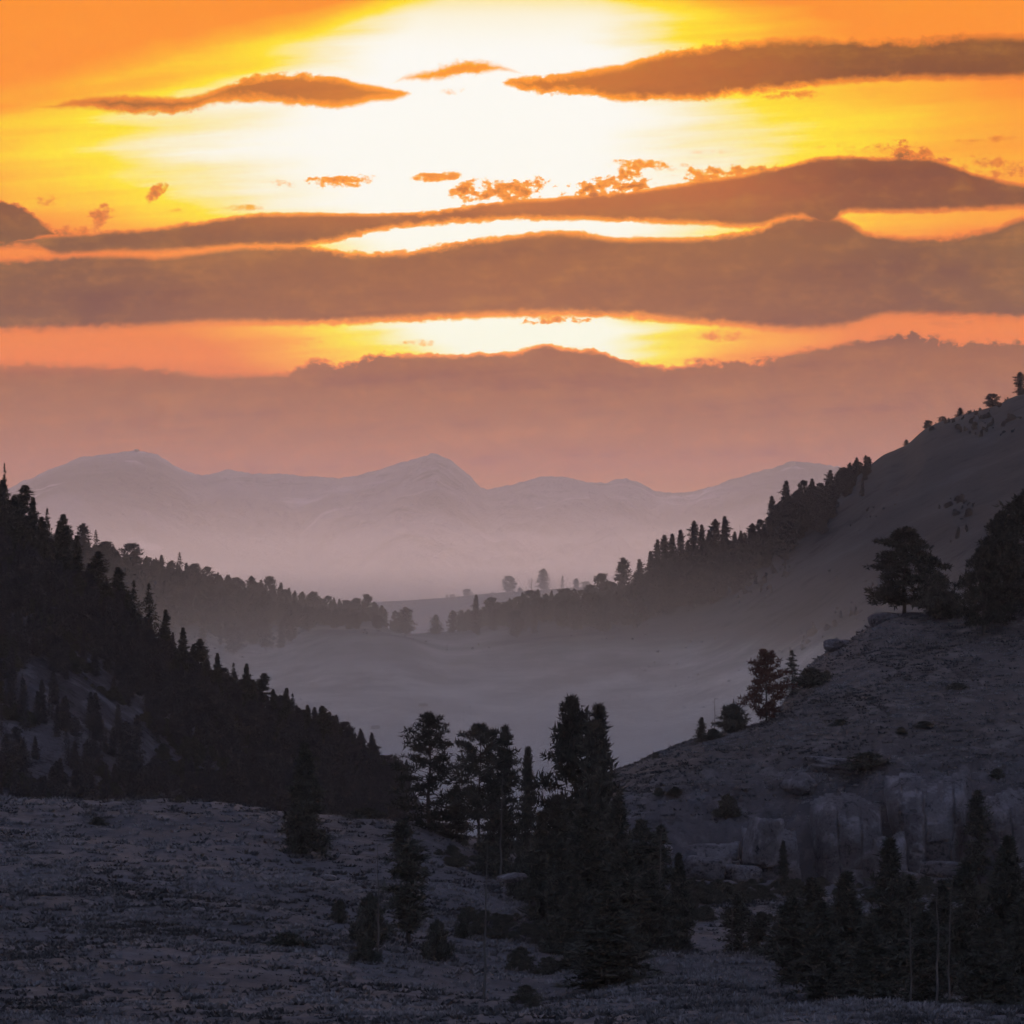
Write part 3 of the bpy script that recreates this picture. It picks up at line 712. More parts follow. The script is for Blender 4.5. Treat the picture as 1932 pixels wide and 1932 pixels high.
NEAR = [
 # kind, x, y of the tip, distance, crown width, label
 ('spruce', 575, 1402, 462, 104, 'lone dark spruce with a thin spire on the open sagebrush slope'),
 ('openpine', 812, 1345, 498, 150, 'open-branched pine with airy see-through limbs, left end of the central tree clump'),
 ('roundtop', 903, 1369, 490, 104, 'round-topped pine just right of the airy open-branched pine'),
 ('slimfir', 960, 1368, 486, 62, 'slim fir with a narrow pointed top in the middle of the central clump'),
 ('fir', 996, 1409, 478, 66, 'shorter pointed fir tucked in the gap left of the big clumpy pine'),
 ('bigpine', 1084, 1315, 480, 168, 'tallest pine of the central clump, with a rounded clumpy head'),
 ('fir', 1131, 1328, 470, 128, 'sharp pointed fir leaning against the right of the tallest clumpy pine'),
 ('spruce', 1105, 1520, 420, 170, 'broad dark conifer below the tallest clumpy pine, reaching down the gully'),
 ('fir', 1168, 1500, 432, 120, 'dark fir right below the pointed fir, at the edge of the pale hillside'),
 ('fir', 1050, 1500, 440, 130, 'dense fir below the short pointed fir of the central clump'),
 ('slimfir', 1195, 1545, 410, 90, 'dark slim fir in front of the foot of the right hill'),
 ('slimfir', 1246, 1556, 420, 76, 'thin dark fir standing beside a bleached trunk below the right hill'),
 ('spruce', 1280, 1610, 405, 86, 'dark spruce over the left end of the bare mound'),
 ('spruce', 1145, 1690, 365, 190, 'large black spruce at the bottom of the gully, widest at its foot'),
 ('fir', 1085, 1650, 385, 110, 'black fir at the left side of the large gully spruce'),
 ('slimfir', 772, 1548, 400, 92, 'dark narrow conifer in the hollow left of the bare central trunk'),
 ('shrub', 700, 1690, 392, 80, 'bushy dark juniper beside the left bleached trunk'),
 ('shrub', 826, 1738, 388, 62, 'small arched dark bush at the foot of the narrow conifer'),
 ('fir', 862, 1480, 500, 80, 'low fir filling the foot of the airy open-branched pine'),
 ('shrub', 925, 1600, 470, 90, 'dark spreading bush on the bare ground below the central clump'),
 ('fir', 930, 1470, 484, 74, 'low fir between the round-topped pine and the slim fir'),
 # right bottom stand
 ('fir', 1679, 1581, 372, 140, 'tall dark fir in front of the cliff, second crown of the bottom right stand'),
 ('spruce', 1902, 1577, 380, 150, 'tallest dark spruce at the bottom right edge'),
 ('fir', 1825, 1618, 374, 120, 'dark fir left of the tallest spruce at the bottom right'),
 ('spruce', 1595, 1644, 366, 150, 'broad dark spruce left of the tall fir in front of the cliff'),
 ('slimfir', 1508, 1690, 360, 90, 'slim dark fir at the left side of the bottom right stand'),
 ('fir', 1550, 1700, 352, 120, 'lower dark fir before the broad spruce of the bottom right stand'),
 ('slimfir', 1383, 1686, 400, 62, 'slender fir rising over the bare mound below the cliff'),
 ('slimfir', 1425, 1720, 398, 60, 'short slender fir on the right of the bare mound'),
 ('fir', 1640, 1740, 345, 140, 'near dark fir low in the bottom right stand, left one'),
 ('fir', 1745, 1720, 350, 130, 'near dark fir between the pale trunks of the bottom right stand'),
 ('spruce', 1860, 1730, 345, 150, 'near black spruce low at the bottom right corner'),
 ('fir', 1935, 1690, 350, 120, 'dark fir cut by the right edge of the frame near the bottom'),
 ('fir', 1715, 1650, 384, 150, 'dark fir behind the pale trunks at the back of the bottom right stand'),
 ('spruce', 1780, 1660, 388, 130, 'dark spruce between the tall fir and the fir left of the tallest spruce'),
 ('fir', 1530, 1655, 392, 110, 'dark fir at the back left of the bottom right stand'),
 ('fir', 1475, 1735, 376, 90, 'short dark fir at the right end of the bare mound'),
 ('spruce', 1955, 1640, 372, 150, 'dark spruce half outside the right edge of the frame'),
 ('fir', 1230, 1640, 388, 110, 'dark fir right of the large gully spruce'),
 ('fir', 1180, 1590, 398, 120, 'dark fir behind the large gully spruce'),
 ('fir', 1060, 1590, 410, 110, 'dark fir up the gully behind the left one of the black firs'),
 ('fir', 1020, 1530, 440, 90, 'dark fir at the left edge of the gully stand'),
 # on the right hill
 ('pine', 1706, 994, 645, 150, 'big wind-shaped pine standing alone on the right hill brow above the boulders'),
 ('shrub', 1766, 1082, 640, 92, 'bushy dark pine crowding the right side of the big hill-brow pine'),
 ('snag_c', 1820, 1062, 642, 40, 'bare leafless tree between the big brow pine and the edge pines'),
 ('shrub', 1795, 1118, 640, 60, 'low dark bush at the foot of the bare leafless tree'),
 ('bigpine', 1938, 922, 635, 156, 'towering dark pine cut by the right edge on the hill brow'),
 ('bigpine', 1885, 965, 630, 120, 'dense dark pine in front left of the towering edge pine'),
 ('pine', 1855, 1030, 626, 96, 'lower left shoulder pine of the dark group at the right edge'),
 ('redpine', 1446, 1226, 612, 92, 'rusty brown pine leaning out from the steep flank of the right hill'),
 ('wispy', 1497, 1226, 622, 66, 'thin upright conifer right behind the rusty brown pine'),
 ('shrub', 1532, 1262, 616, 74, 'low dark shrub on the slope right of the rusty brown pine'),
 ('shrub', 1382, 1330, 606, 76, 'spreading dark juniper on the hill edge left of the rusty pine'),
 ('wispy', 1384, 1318, 606, 20, 'thin spike of a young conifer rising out of the spreading juniper'),
 ('fir', 1324, 1353, 604, 30, 'small fir on the hill edge left of the spreading juniper'),
 ('shrub', 1345, 1375, 603, 40, 'low bush between the small fir and the spreading juniper'),
 ('snag_b', 1349, 1318, 604, None, 'thin dead stem sticking up from the bushes on the hill edge'),
 ('fir', 1274, 1484, 566, 46, 'small dark conical fir on the lower left flank of the right hill'),
 ('shrub', 1238, 1432, 604, 16, 'tiny bush on the skyline of the right hill near its left foot'),
 ('shrub', 1372, 1500, 558, 52, 'dark upright bush at the left end of the cliff top'),
 ('shrub', 1636, 1420, 566, 110, 'large dark bush sprawling over the cliff top'),
 ('fir', 1478, 1586, 540, 34, 'small dark fir growing at the foot of the cliff'),
 ('shrub', 1700, 1408, 580, 24, 'small slanting bush on the terrace above the cliff'),
 ('shrub', 1745, 1404, 582, 50, 'low dark shrub on the terrace above the right cliff block'),
 ('shrub', 1807, 1318, 598, 50, 'dark shrub alone on the grassy slope of the right hill'),
 ('slimfir', 1852, 1490, 552, 56, 'dark fir growing in the cleft of the cliff at right'),
 ('shrub', 1560, 1265, 618, 24, 'tiny rusty bush under the boulders of the right hill'),
 ('shrub', 1585, 1400, 586, 40, 'faint bush midway up the right hill above the cliff'),
 # left open slope
 ('shrub', 185, 1548, 474, 40, 'round dark shrub alone near the top of the left sagebrush slope'),
 ('shrub', 92, 1499, 500, 16, 'small upright stub of a bush on the crest of the left sagebrush slope'),
 ('shrub', 338, 1508, 498, 26, 'low dark shrub on the crest of the sagebrush slope'),
 ('shrub', 540, 1760, 385, 90, 'dark patch of low brush on the slope below the lone spruce'),
 ('shrub', 690, 1770, 372, 60, 'small dark mound of brush below the left bleached trunk'),
 ('shrub', 690, 1525, 500, 90, 'wide dark brush along the crest behind the lone spruce'),
 ('shrub', 640, 1700, 410, 40, 'small low bush downslope of the lone spruce'),
 ('shrub', 875, 1716, 410, 34, 'tiny dark bush left of the bare central trunk'),
 ('shrub', 985, 1610, 455, 60, 'dark bush on the bank right of the spreading bush'),
 # dead and bleached trunks
 ('snag_a', 912, 1590, 356, None, 'tallest bleached bare trunk standing alone in the middle foreground'),
 ('snag_a', 709, 1590, 380, None, 'bleached bare trunk rising from the bushy juniper'),
 ('snag_a', 943, 1450, 462, None, 'pale trunk in front of the central tree clump'),
 ('snag_a', 1243, 1560, 398, None, 'pale trunk just left of the bare mound'),
 ('snag_a', 1384, 1700, 380, None, 'pale thin trunk at the back of the bare mound'),
 ('snag_a', 1465, 1660, 372, None, 'pale thin trunk at the left side of the bottom right stand'),
 ('snag_a', 1762, 1640, 338, None, 'brightest pale trunk inside the bottom right stand'),
 ('snag_a', 1722, 1700, 340, None, 'thin pale trunk left of the brightest one in the bottom right stand'),
 ('snag_a', 1788, 1680, 342, None, 'thin pale trunk right of the brightest one in the bottom right stand'),
 ('snag_a', 1001, 1560, 440, None, 'short pale stem on the bank below the central clump'),
]
for kd, px, yt, D, w, lab in NEAR:
    tree_px(kd, px, yt, D, w, lab)

ORD = ['first','second','third','fourth','fifth','sixth','seventh','eighth','ninth','tenth','eleventh','twelfth','thirteenth','fourteenth','fifteenth','sixteenth','seventeenth','eighteenth','nineteenth','twentieth']
ORD += ['twenty-' + o for o in ORD[:9]] + ['thirtieth'] + ['thirty-' + o for o in ORD[:9]] + ['fortieth']
LOOK = {'fir':'pointed','slimfir':'slim','spruce':'broad','wispy':'sparse','far_fir':'pointed','far_spruce':'broad','far_column':'narrow','far_round':'round-headed','far_pine':'open','far_wispy':'sparse'}
# the forested left slope: tree tips along its skyline
for k_, (px, yt, w, kd) in enumerate(sorted([(10,873,30,'wispy'),(6,905,60,'fir'),(40,915,52,'slimfir'),(26,935,60,'spruce'),(62,938,44,'fir'),(92,958,44,'wispy'),(78,975,50,'fir'),(112,985,44,'fir'),(126,970,40,'slimfir'),(145,1010,44,'fir'),
        (190,1040,46,'slimfir'),(222,1070,54,'fir'),(258,1094,48,'wispy'),(286,1100,60,'wispy'),(240,1120,40,'fir'),(205,1105,44,'spruce'),(312,1150,34,'fir'),(345,1184,40,'fir'),(365,1215,34,'fir'),(383,1205,36,'slimfir'),
        (410,1232,34,'fir'),(437,1250,34,'wispy'),(465,1252,36,'fir'),(492,1270,38,'slimfir'),(478,1282,34,'fir'),(515,1300,30,'fir'),(541,1298,36,'fir'),(556,1308,34,'wispy'),(580,1330,30,'fir'),(608,1332,38,'slimfir'),
        (628,1350,30,'fir'),(645,1372,28,'fir'),(662,1388,28,'wispy'),(685,1402,26,'fir'),(706,1418,26,'fir'),(726,1432,24,'fir'),(742,1452,24,'fir')])):
    Dq = 846 - (k_ % 3) * 5
    tree_px(kd, px, yt, Dq, w * 0.95, '%s dark conifer, %s from the left on the skyline of the near left slope' % (LOOK[kd], ORD[k_]), 'skyline conifers of the left forested slope')

# far ridges
L2 = [(158,988,30,'far_column'),(180,1000,26,'far_wispy'),(200,1022,34,'far_round'),(222,1040,22,'far_fir'),(248,1026,52,'far_round'),(275,1052,20,'far_fir'),(290,1055,16,'far_fir'),(305,1047,20,'far_fir'),(338,1042,26,'far_wispy'),(325,1058,26,'far_column'),
      (352,1062,20,'far_fir'),(368,1064,32,'far_round'),(390,1070,28,'far_round'),(411,1080,16,'far_fir'),(428,1088,18,'far_fir'),(447,1090,30,'far_round'),(475,1087,24,'far_column'),(492,1094,20,'far_fir'),(508,1088,28,'far_round'),(530,1099,18,'far_fir'),
      (545,1109,18,'far_fir'),(557,1114,14,'far_fir'),(571,1116,18,'far_fir'),(590,1117,28,'far_round'),(618,1125,24,'far_round'),(640,1130,14,'far_fir'),(665,1138,20,'far_column'),(692,1122,24,'far_round'),(720,1142,22,'far_fir'),(745,1152,24,'far_pine')]
for k_, (px, yt, w, kd) in enumerate(sorted(L2)):
    tree_px(kd, px, yt, 1742, w, '%s hazy grey conifer, %s from the left on the skyline of the left middle ridge' % (LOOK[kd], ORD[k_]), 'skyline conifers of the left middle ridge')
MIDC = [(765,1146,34,'far_column','dark conical tree standing on the saddle between the two middle ridges'),(822,1160,30,'far_fir','small conical tree on the saddle, left of a pair'),(853,1152,24,'far_column','narrow tree on the saddle next to the small conical one'),
        (898,1122,22,'far_fir','pointed tree at the left end of the right middle ridge')]
for px, yt, w, kd, lab in MIDC:
    tree_px(kd, px, yt, 1700, w, lab)
L3 = [(884,1150,26,'far_fir'),(926,1128,34,'far_round'),(950,1136,24,'far_fir'),(980,1126,36,'far_round'),(1011,1116,26,'far_fir'),(1035,1125,26,'far_column'),(1062,1112,36,'far_round'),(1088,1118,26,'far_fir'),(1112,1110,28,'far_column'),
      (1135,1083,36,'far_round'),(1155,1100,26,'far_fir'),(1174,1053,36,'far_column'),(1207,1055,28,'far_fir'),(1228,1040,26,'far_fir'),(1240,1018,26,'far_fir'),(1252,1010,26,'far_column'),(1268,1007,26,'far_fir'),(1284,1000,28,'far_fir'),(1298,1020,24,'far_fir'),
      (1311,983,26,'far_column'),(1324,990,24,'far_fir'),(1338,1000,24,'far_fir'),(1350,980,28,'far_column'),(1368,974,30,'far_fir'),(1386,1003,18,'far_fir'),(1398,1004,14,'far_fir'),(1420,988,26,'far_column'),(1434,981,22,'far_round'),
      (1456,936,26,'far_fir'),(1468,950,26,'far_fir'),(1483,907,30,'far_fir'),(1500,930,30,'far_spruce'),(1515,907,26,'far_round'),(1532,903,22,'far_fir'),(1548,912,26,'far_round'),(1566,887,30,'far_fir'),(1585,900,28,'far_pine'),(1604,882,34,'far_pine'),(1624,900,22,'far_pine')]
for k_, (px, yt, w, kd) in enumerate(sorted(L3)):
    tree_px(kd, px, yt, 1744, w, '%s conifer, %s from the left in the row climbing the right middle ridge' % (LOOK[kd], ORD[k_]), 'skyline conifers of the right middle ridge')
SLOPE = [(1639,860,12,'far_round','tiny lone tree at the foot of the bare skyline at right'),(1710,827,16,'far_fir','leaning little fir, lowest on the bare right skyline'),(1751,791,20,'far_round','small round tree, second up the bare right skyline'),
         (1779,783,22,'far_pine','small open tree just above the round one on the bare skyline'),(1812,767,20,'far_fir','small pointed tree midway up the bare right skyline'),(1831,778,6,'far_fir','tiniest sapling on the bare right skyline'),
         (1872,741,34,'far_round','bushy round tree high on the bare right skyline'),(1926,700,26,'far_column','topmost tree of the bare right skyline, near the frame edge')]
for px, yt, w, kd, lab in SLOPE:
    tree_px(kd, px, yt, 1750, w, lab, sink=0.6)
FARH = [(843,1118,6,'far_fir','left tiny tree of a pair on the distant green hill'),(854,1119,10,'far_round','right tiny tree of a pair on the distant green hill'),(882,1108,22,'far_pine','small broad tree on the brow of the distant green hill'),
        (929,1114,8,'far_fir','tiny tree midway along the distant green hill'),(961,1085,27,'far_round','large round tree on the brow of the distant green hill'),(981,1106,16,'far_fir','low pointed tree right of the large round tree on the distant hill'),
        (1003,1086,16,'twisted','gnarled dead tree on the brow of the distant green hill'),(1026,1071,24,'far_column','tallest narrow tree on the distant green hill'),(1040,1098,12,'snag_c','bare stem right of the tallest narrow tree on the distant hill'),
        (1061,1083,14,'far_wispy','thin sparse tree at the right end of the distant green hill'),(1088,1089,14,'far_column','narrow tree right of the thin sparse tree on the distant hill'),(1106,1095,22,'far_round','last round tree of the distant green hill'),(1012,1110,16,'far_fir','low fir beneath the gnarled dead tree')]
for px, yt, w, kd, lab in FARH:
    tree_px(kd, px, yt, 2700, None if kd in ('twisted', 'snag_c') else w, lab, sink=0.8)

# forest bodies: the nearest as things, the rest joined by instancing
def bridge(pts): 
    xs = [p[0] for p in pts]; ys = [p[1] for p in pts]
    return lambda x: float(np.interp(x, xs, ys))
stuff_pts = []
kinds_all = ['far_fir', 'far_spruce', 'far_column', 'far_round', 'far_pine']
left_top = bridge([(0,1000),(160,1095),(300,1215),(420,1300),(640,1410),(770,1490)])
cnt = 0
cand = []
for _ in range(2300):
    px = random.uniform(-30, 770); D = random.uniform(695, 846)
    z = ground_z(px, D); y = HY - z / (K * D)
    if y < left_top(px) - 12 or y > 1585: continue
    # scree openings
    scr = math.exp(-(((px - 170) / 110) ** 2 + ((y - 1330 - (px - 170) * 0.5) / 50) ** 2)) + 0.9 * math.exp(-(((px - 330) / 110) ** 2 + ((y - 1455) / 55) ** 2)) + 0.6 * math.exp(-(((px - 60) / 80) ** 2 + ((y - 1430) / 80) ** 2))
    dd_ = (y - left_top(px)) / 150.0
    if random.random() < scr * 0.95 + 0.30 * min(max(dd_ - 0.6, 0), 1) * (1.0 if px < 480 else 0.35): continue
    cand.append((px, y, D))
cand = [q for q in cand if random.random() < 0.8 or q[2] > 815]
random.shuffle(cand)
def cap(px, D, H, Dc, room):
    yc = HY - ground_z(px, Dc) / (K * Dc) - room
    return min(H, max(1.2, (HY - yc) * K * D - ground_z(px, D)))
for px, y, D in cand:
    kd = random.choice(['far_fir', 'far_spruce', 'far_column', 'far_fir', 'far_pine', 'far_wispy'])
    H = cap(px, D, random.uniform(2.4, 5.6), 849, random.uniform(0, 18))
    if cnt < 240:
        tree(kd, px, D, H, None, 'dark conifer in the dense stand covering the near left slope', 'dense conifers on the near left slope'); cnt += 1
    else: stuff_pts.append((0, px, D, H, kd))
for _ in range(220):     # small growth filling the crest
    px = random.uniform(-10, 770); stuff_pts.append((0, px, random.uniform(838, 850), random.uniform(1.5, 4.2), random.choice(kinds_all)))
top2 = bridge([(0,940),(150,1035),(250,1075),(400,1112),(520,1138),(620,1160),(760,1196)])
for _ in range(700):
    px = random.uniform(100, 770); D = random.uniform(1585, 1740)
    y = HY - ground_z(px, D) / (K * D)
    if px > 540 + random.gauss(0, 25) and y > 1188: continue
    if y > 1205 + random.gauss(0, 25): continue
    stuff_pts.append((1, px, D, cap(px, D, random.uniform(5, 10), 1748, random.uniform(5, 24)), random.choice(['far_fir', 'far_column', 'far_round', 'far_pine'])))
for _ in range(260):
    px = random.uniform(150, 770); stuff_pts.append((1, px, random.uniform(1738, 1749), random.uniform(2.5, 6.5), random.choice(kinds_all)))
for _ in range(260):
    px = random.uniform(868, 1625); stuff_pts.append((2, px, random.uniform(1736, 1748), random.uniform(2.5, 7.0), random.choice(kinds_all)))
for _ in range(2600):     # scrub over the bare slope, gathered along its folds
    px = random.uniform(1380, 1960); D = random.uniform(1400, 1740)
    if ground_z(px, D) < -14: continue
    if fbm(np.array([px * K * D / 26]), np.array([D / 60]), 58, 4)[0] < 0.10: continue
    stuff_pts.append((2, px, D, random.uniform(0.4, 2.6) * random.uniform(0.4, 1), random.choice(kinds_all)))
for _ in range(1500):     # low growth on the valley floor
    px = random.uniform(300, 1700); D = random.uniform(1330, 1640)
    if fbm(np.array([px * K * D / 30]), np.array([D / 45]), 59, 4)[0] < 0.08: continue
    stuff_pts.append((1, px, D, random.uniform(0.2, 0.8), 'far_round'))
low3 = bridge([(860,1180),(1000,1178),(1160,1180),(1250,1160),(1330,1130),(1400,1100),(1480,1050),(1560,985),(1640,900)])
for _ in range(1300):
    px = random.uniform(860, 1640); D = random.uniform(1590, 1742)
    y = HY - ground_z(px, D) / (K * D)
    if y > low3(px) + random.gauss(0, 12): continue
    stuff_pts.append((2, px, D, cap(px, D, random.uniform(5, 11), 1748, random.uniform(5, 30)), random.choice(['far_fir', 'far_spruce', 'far_column', 'far_round'])))
src = bpy.data.collections.new('forest_sources')
kinds = sorted(FP)
srcs = []
for kname in kinds:
    a, b = FP[kname]
    bmv = bpy.data.meshes.new(kname + '_whole')
    va = np.empty(len(a.vertices) * 3, np.float32); a.vertices.foreach_get('co', va)
    vb = np.empty(len(b.vertices) * 3, np.float32); b.vertices.foreach_get('co', vb)
    fa = np.empty(len(a.loops), np.int32); a.loops.foreach_get('vertex_index', fa)
    fb = np.empty(len(b.loops), np.int32); b.loops.foreach_get('vertex_index', fb)
    V = np.concatenate([va.reshape(-1, 3), vb.reshape(-1, 3)]); F = np.concatenate([fa.reshape(-1, 4), fb.reshape(-1, 4) + len(a.vertices)])
    tn = np.full(len(V), 0.5)
    me = mesh_np(kname + '_whole', V, F, M_leaff, False, tn)
    srcs.append(bpy.data.objects.new('tree_source', me))
def gn_scatter(name, pts, obs, label):
    """one object that stands meshes on points; attribute pick chooses which"""
    me = bpy.data.meshes.new(name)
    me.from_pydata([p[0] for p in pts], [], [])
    for an, ty, vals in (('pick', 'INT', [p[1] for p in pts]),):
        a = me.attributes.new(an, ty, 'POINT'); a.data.foreach_set('value', vals)
    a = me.attributes.new('scl', 'FLOAT_VECTOR', 'POINT'); a.data.foreach_set('vector', np.array([p[2] for p in pts], np.float32).ravel())
    a = me.attributes.new('rot', 'FLOAT_VECTOR', 'POINT'); a.data.foreach_set('vector', np.array([(0, 0, p[3]) for p in pts], np.float32).ravel())
    o = link(name, me)
    t = bpy.data.node_groups.new(name, 'GeometryNodeTree')
    t.interface.new_socket('Geometry', in_out='INPUT', socket_type='NodeSocketGeometry')
    t.interface.new_socket('Geometry', in_out='OUTPUT', socket_type='NodeSocketGeometry')
    gi = t.nodes.new('NodeGroupInput'); go = t.nodes.new('NodeGroupOutput')
    iop = t.nodes.new('GeometryNodeInstanceOnPoints'); g2i = t.nodes.new('GeometryNodeGeometryToInstance')
    for s_ in reversed(obs):
        oi = t.nodes.new('GeometryNodeObjectInfo'); oi.inputs['Object'].default_value = s_
        t.links.new(oi.outputs['Geometry'], g2i.inputs[0])
    def attr(nm, ty):
        n = t.nodes.new('GeometryNodeInputNamedAttribute'); n.data_type = ty; n.inputs['Name'].default_value = nm
        return [q for q in n.outputs if q.enabled and q.name == 'Attribute'][0]
    t.links.new(gi.outputs[0], iop.inputs['Points']); t.links.new(g2i.outputs[0], iop.inputs['Instance'])
    iop.inputs['Pick Instance'].default_value = True
    t.links.new(attr('pick', 'INT'), iop.inputs['Instance Index'])
    t.links.new(attr('scl', 'FLOAT_VECTOR'), iop.inputs['Scale'])
    t.links.new(attr('rot', 'FLOAT_VECTOR'), iop.inputs['Rotation'])
    t.links.new(iop.outputs[0], go.inputs[0])
    md = o.modifiers.new('scatter', 'NODES'); md.node_group = t
    return tag(o, label, None, None, 'stuff')
for gi_, (nm, lab) in enumerate((('forest', 'rest of the dark conifer forest covering the near left slope'), ('forest', 'hazy forest mass on the left middle ridge'), ('forest', 'dark forest mass below the right middle ridge'))):
    pts = []
    for s_, px, D, H, kd in stuff_pts:
        if s_ != gi_: continue
        x, y, z = P(px, D)
        w = (H * 1.6 if H < 2.2 else max(H, 3.5)) * random.uniform(0.85, 1.2)
        pts.append(((x, y, z - 0.3), kinds.index(kd), (w, w, H), random.random() * 6.28))
    gn_scatter(nm, pts, srcs, lab)

# low brush in the gully and under the cliff
a_, b_ = PR['shrub']
va = np.empty(len(a_.vertices) * 3, np.float32); a_.vertices.foreach_get('co', va)
vb = np.empty(len(b_.vertices) * 3, np.float32); b_.vertices.foreach_get('co', vb)
fa = np.empty(len(a_.loops), np.int32); a_.loops.foreach_get('vertex_index', fa)
fb = np.empty(len(b_.loops), np.int32); b_.loops.foreach_get('vertex_index', fb)
V_ = np.concatenate([va.reshape(-1, 3), vb.reshape(-1, 3)])
bo = bpy.data.objects.new('brush_source', mesh_np('brush_whole', V_, np.concatenate([fa.reshape(-1, 4), fb.reshape(-1, 4) + len(a_.vertices)]), M_leaf, False, np.full(len(V_), 0.6)))
pts = []
for _ in range(2600):
    px = random.uniform(640, 1960); D = random.uniform(330, 575)
    if px < 1120 and (D > 500 or px < 1000 - (D - 330) * 1.2): continue
    if 1230 < px < 1560 and D < 392: continue
    if fbm(np.array([px * K * D / 7]), np.array([D / 14]), 55, 3)[0] < 0.02: continue
    if D > 560 and random.random() < 0.6: continue
    x, y, z = P(px, D); h = random.uniform(0.35, 1.3)
    pts.append(((x, y, z - 0.1), 0, (h * 1.3, h * 1.3, h), random.random() * 6.28))
gn_scatter('brush', pts, [bo], 'dark low brush in the gully and at the foot of the cliff')
pts = []
for _ in range(3800):
    px = random.uniform(-20, 700); D = random.uniform(692, 842)
    if fbm(np.array([px * K * D / 9]), np.array([D / 20]), 57, 4)[0] < -0.12: continue
    x, y, z = P(px, D); h = random.uniform(0.5, 1.7)
    pts.append(((x, y, z - 0.15), 0, (h * 1.1, h * 1.1, h), random.random() * 6.28))
gn_scatter('brush', pts, [bo], 'dark low brush among the trees of the left slope')

# ---------------------------------------------------------------- sagebrush and grass
def tuft_mesh(seed, n):
    r = np.random.default_rng(seed)
    a = r.random(n) * 6.28; rr = np.sqrt(r.random(n)) * 0.8
    c0 = np.stack([np.cos(a) * rr, np.sin(a) * rr, np.full(n, -0.1)], 1)
    d_ = np.stack([np.cos(a) * rr * 0.7, np.sin(a) * rr * 0.7, 1.0 - 0.5 * rr ** 2 + r.random(n) * 0.25], 1) + r.normal(size=(n, 3)) * 0.12
    b = r.random(n) * 6.28; s = np.stack([np.cos(b), np.sin(b), np.zeros(n)], 1) * 0.3
    V = np.stack([c0 - s, c0 + s, c0 + d_], 1).reshape(-1, 3)
    return V, np.arange(n * 3).reshape(-1, 3)
def scatter_tufts(name, n, sampler, smin, smax, label, hfac=0.8):
    vars_ = [tuft_mesh(100 + i, 11) for i in range(6)]
    px, D = sampler(n)
    n = len(px)
    z = ground_z_arr(px, D); x = (px - 966) * K * D
    s = (smin + (smax - smin) * rng.random(n) ** 2.2)
    pick = rng.integers(0, 6, n); Vs = []; To = []
    for i in range(6):
        q = pick == i; v = vars_[i][0][None] * np.stack([s[q], s[q], s[q] * hfac], 1)[:, None, :]
        Vs.append((v + np.stack([x[q], D[q], z[q]], 1)[:, None, :]).reshape(-1, 3))
        To.append(np.repeat(np.clip(rng.normal(0.42, 0.15, q.sum()) + fbm(x[q] / 7, D[q] / 9, 91, 3) * 0.9, 0, 1), 33))
    V = np.concatenate(Vs)
    me = mesh_np(name, V, np.arange(len(V)).reshape(-1, 3), M_brush, False, np.concatenate(To))
    return tag(link(name, me), label, None, None, 'stuff')
def samp_left(n):
    px = rng.uniform(-80, 1990, n * 2); D = rng.uniform(288, 505, n * 2)
    k_ = (rng.random(n * 2) < 0.35 + 1.3 * np.clip(fbm(px * K * D / 12, D / 30, 77, 3) + 0.2, 0, 1))
    return px[k_][:n], D[k_][:n]
def samp_right(n):
    px = rng.uniform(1080, 2010, n * 2); D = rng.uniform(556, 655, n * 2)
    k_ = (rng.random(n * 2) < 0.4 + 1.3 * np.clip(fbm(px * K * D / 8, D / 20, 78, 3) + 0.2, 0, 1))
    return px[k_][:n], D[k_][:n]
def samp_rb(n):
    return rng.uniform(1200, 2000, n), rng.uniform(290, 420, n)
scatter_tufts('sagebrush', 20000, samp_left, 0.13, 0.62, 'grey sagebrush and grass clumps on the left slope', 0.5)
scatter_tufts('sagebrush', 12000, samp_right, 0.13, 0.5, 'grey sagebrush and grass clumps on the right hill', 0.5)
scatter_tufts('dry_grass', 6000, samp_rb, 0.1, 0.4, 'pale dry grass on the bottom right mound')

# ---------------------------------------------------------------- rocks
def rock_mesh(seed, dims, box=4.0, rough=0.12):
    r = np.random.default_rng(seed); nu, nv = 56, 34
    th = np.linspace(0, 2 * np.pi, nu, endpoint=False); ph = np.linspace(-np.pi / 2, np.pi / 2, nv)
    T, Pp = np.meshgrid(th, ph)
    n = np.stack([np.cos(Pp) * np.cos(T), np.cos(Pp) * np.sin(T), np.sin(Pp)], 2)
    f = (np.abs(n) ** box).sum(2) ** (-1 / box)
    q1 = fbm(n[..., 0] * 2.2 + seed * 3.1, n[..., 2] * 2.2 + n[..., 1] * 1.3, seed, 3)
    cx = np.abs(vnoise(n[..., 0] * 3.2 + n[..., 1] * 1.5 + seed, n[..., 2] * 0.7, seed + 7)); cz = np.abs(vnoise(n[..., 2] * 2.4 + seed * 1.7, n[..., 0] * 0.6, seed + 9))
    f = f * (1 + rough * 0.9 * np.round(q1 * 4) / 4 + rough * 0.35 * fbm(n[..., 0] * 7 + seed, n[..., 1] * 5 + n[..., 2] * 8, seed + 3, 4)
             - rough * 0.55 * np.clip(1 - cx / 0.05, 0, 1) - rough * 0.45 * np.clip(1 - cz / 0.04, 0, 1))
    V = (n * f[..., None] * np.array(dims)[None, None]).reshape(-1, 3)
    a = (np.arange(nv - 1)[:, None] * nu + np.arange(nu)[None]); b = (np.arange(nv - 1)[:, None] * nu + (np.arange(nu) + 1) % nu)
    F = np.stack([a, b, b + nu, a + nu], 2).reshape(-1, 4)
    return mesh_np('rock', V, F, M_rock, False)
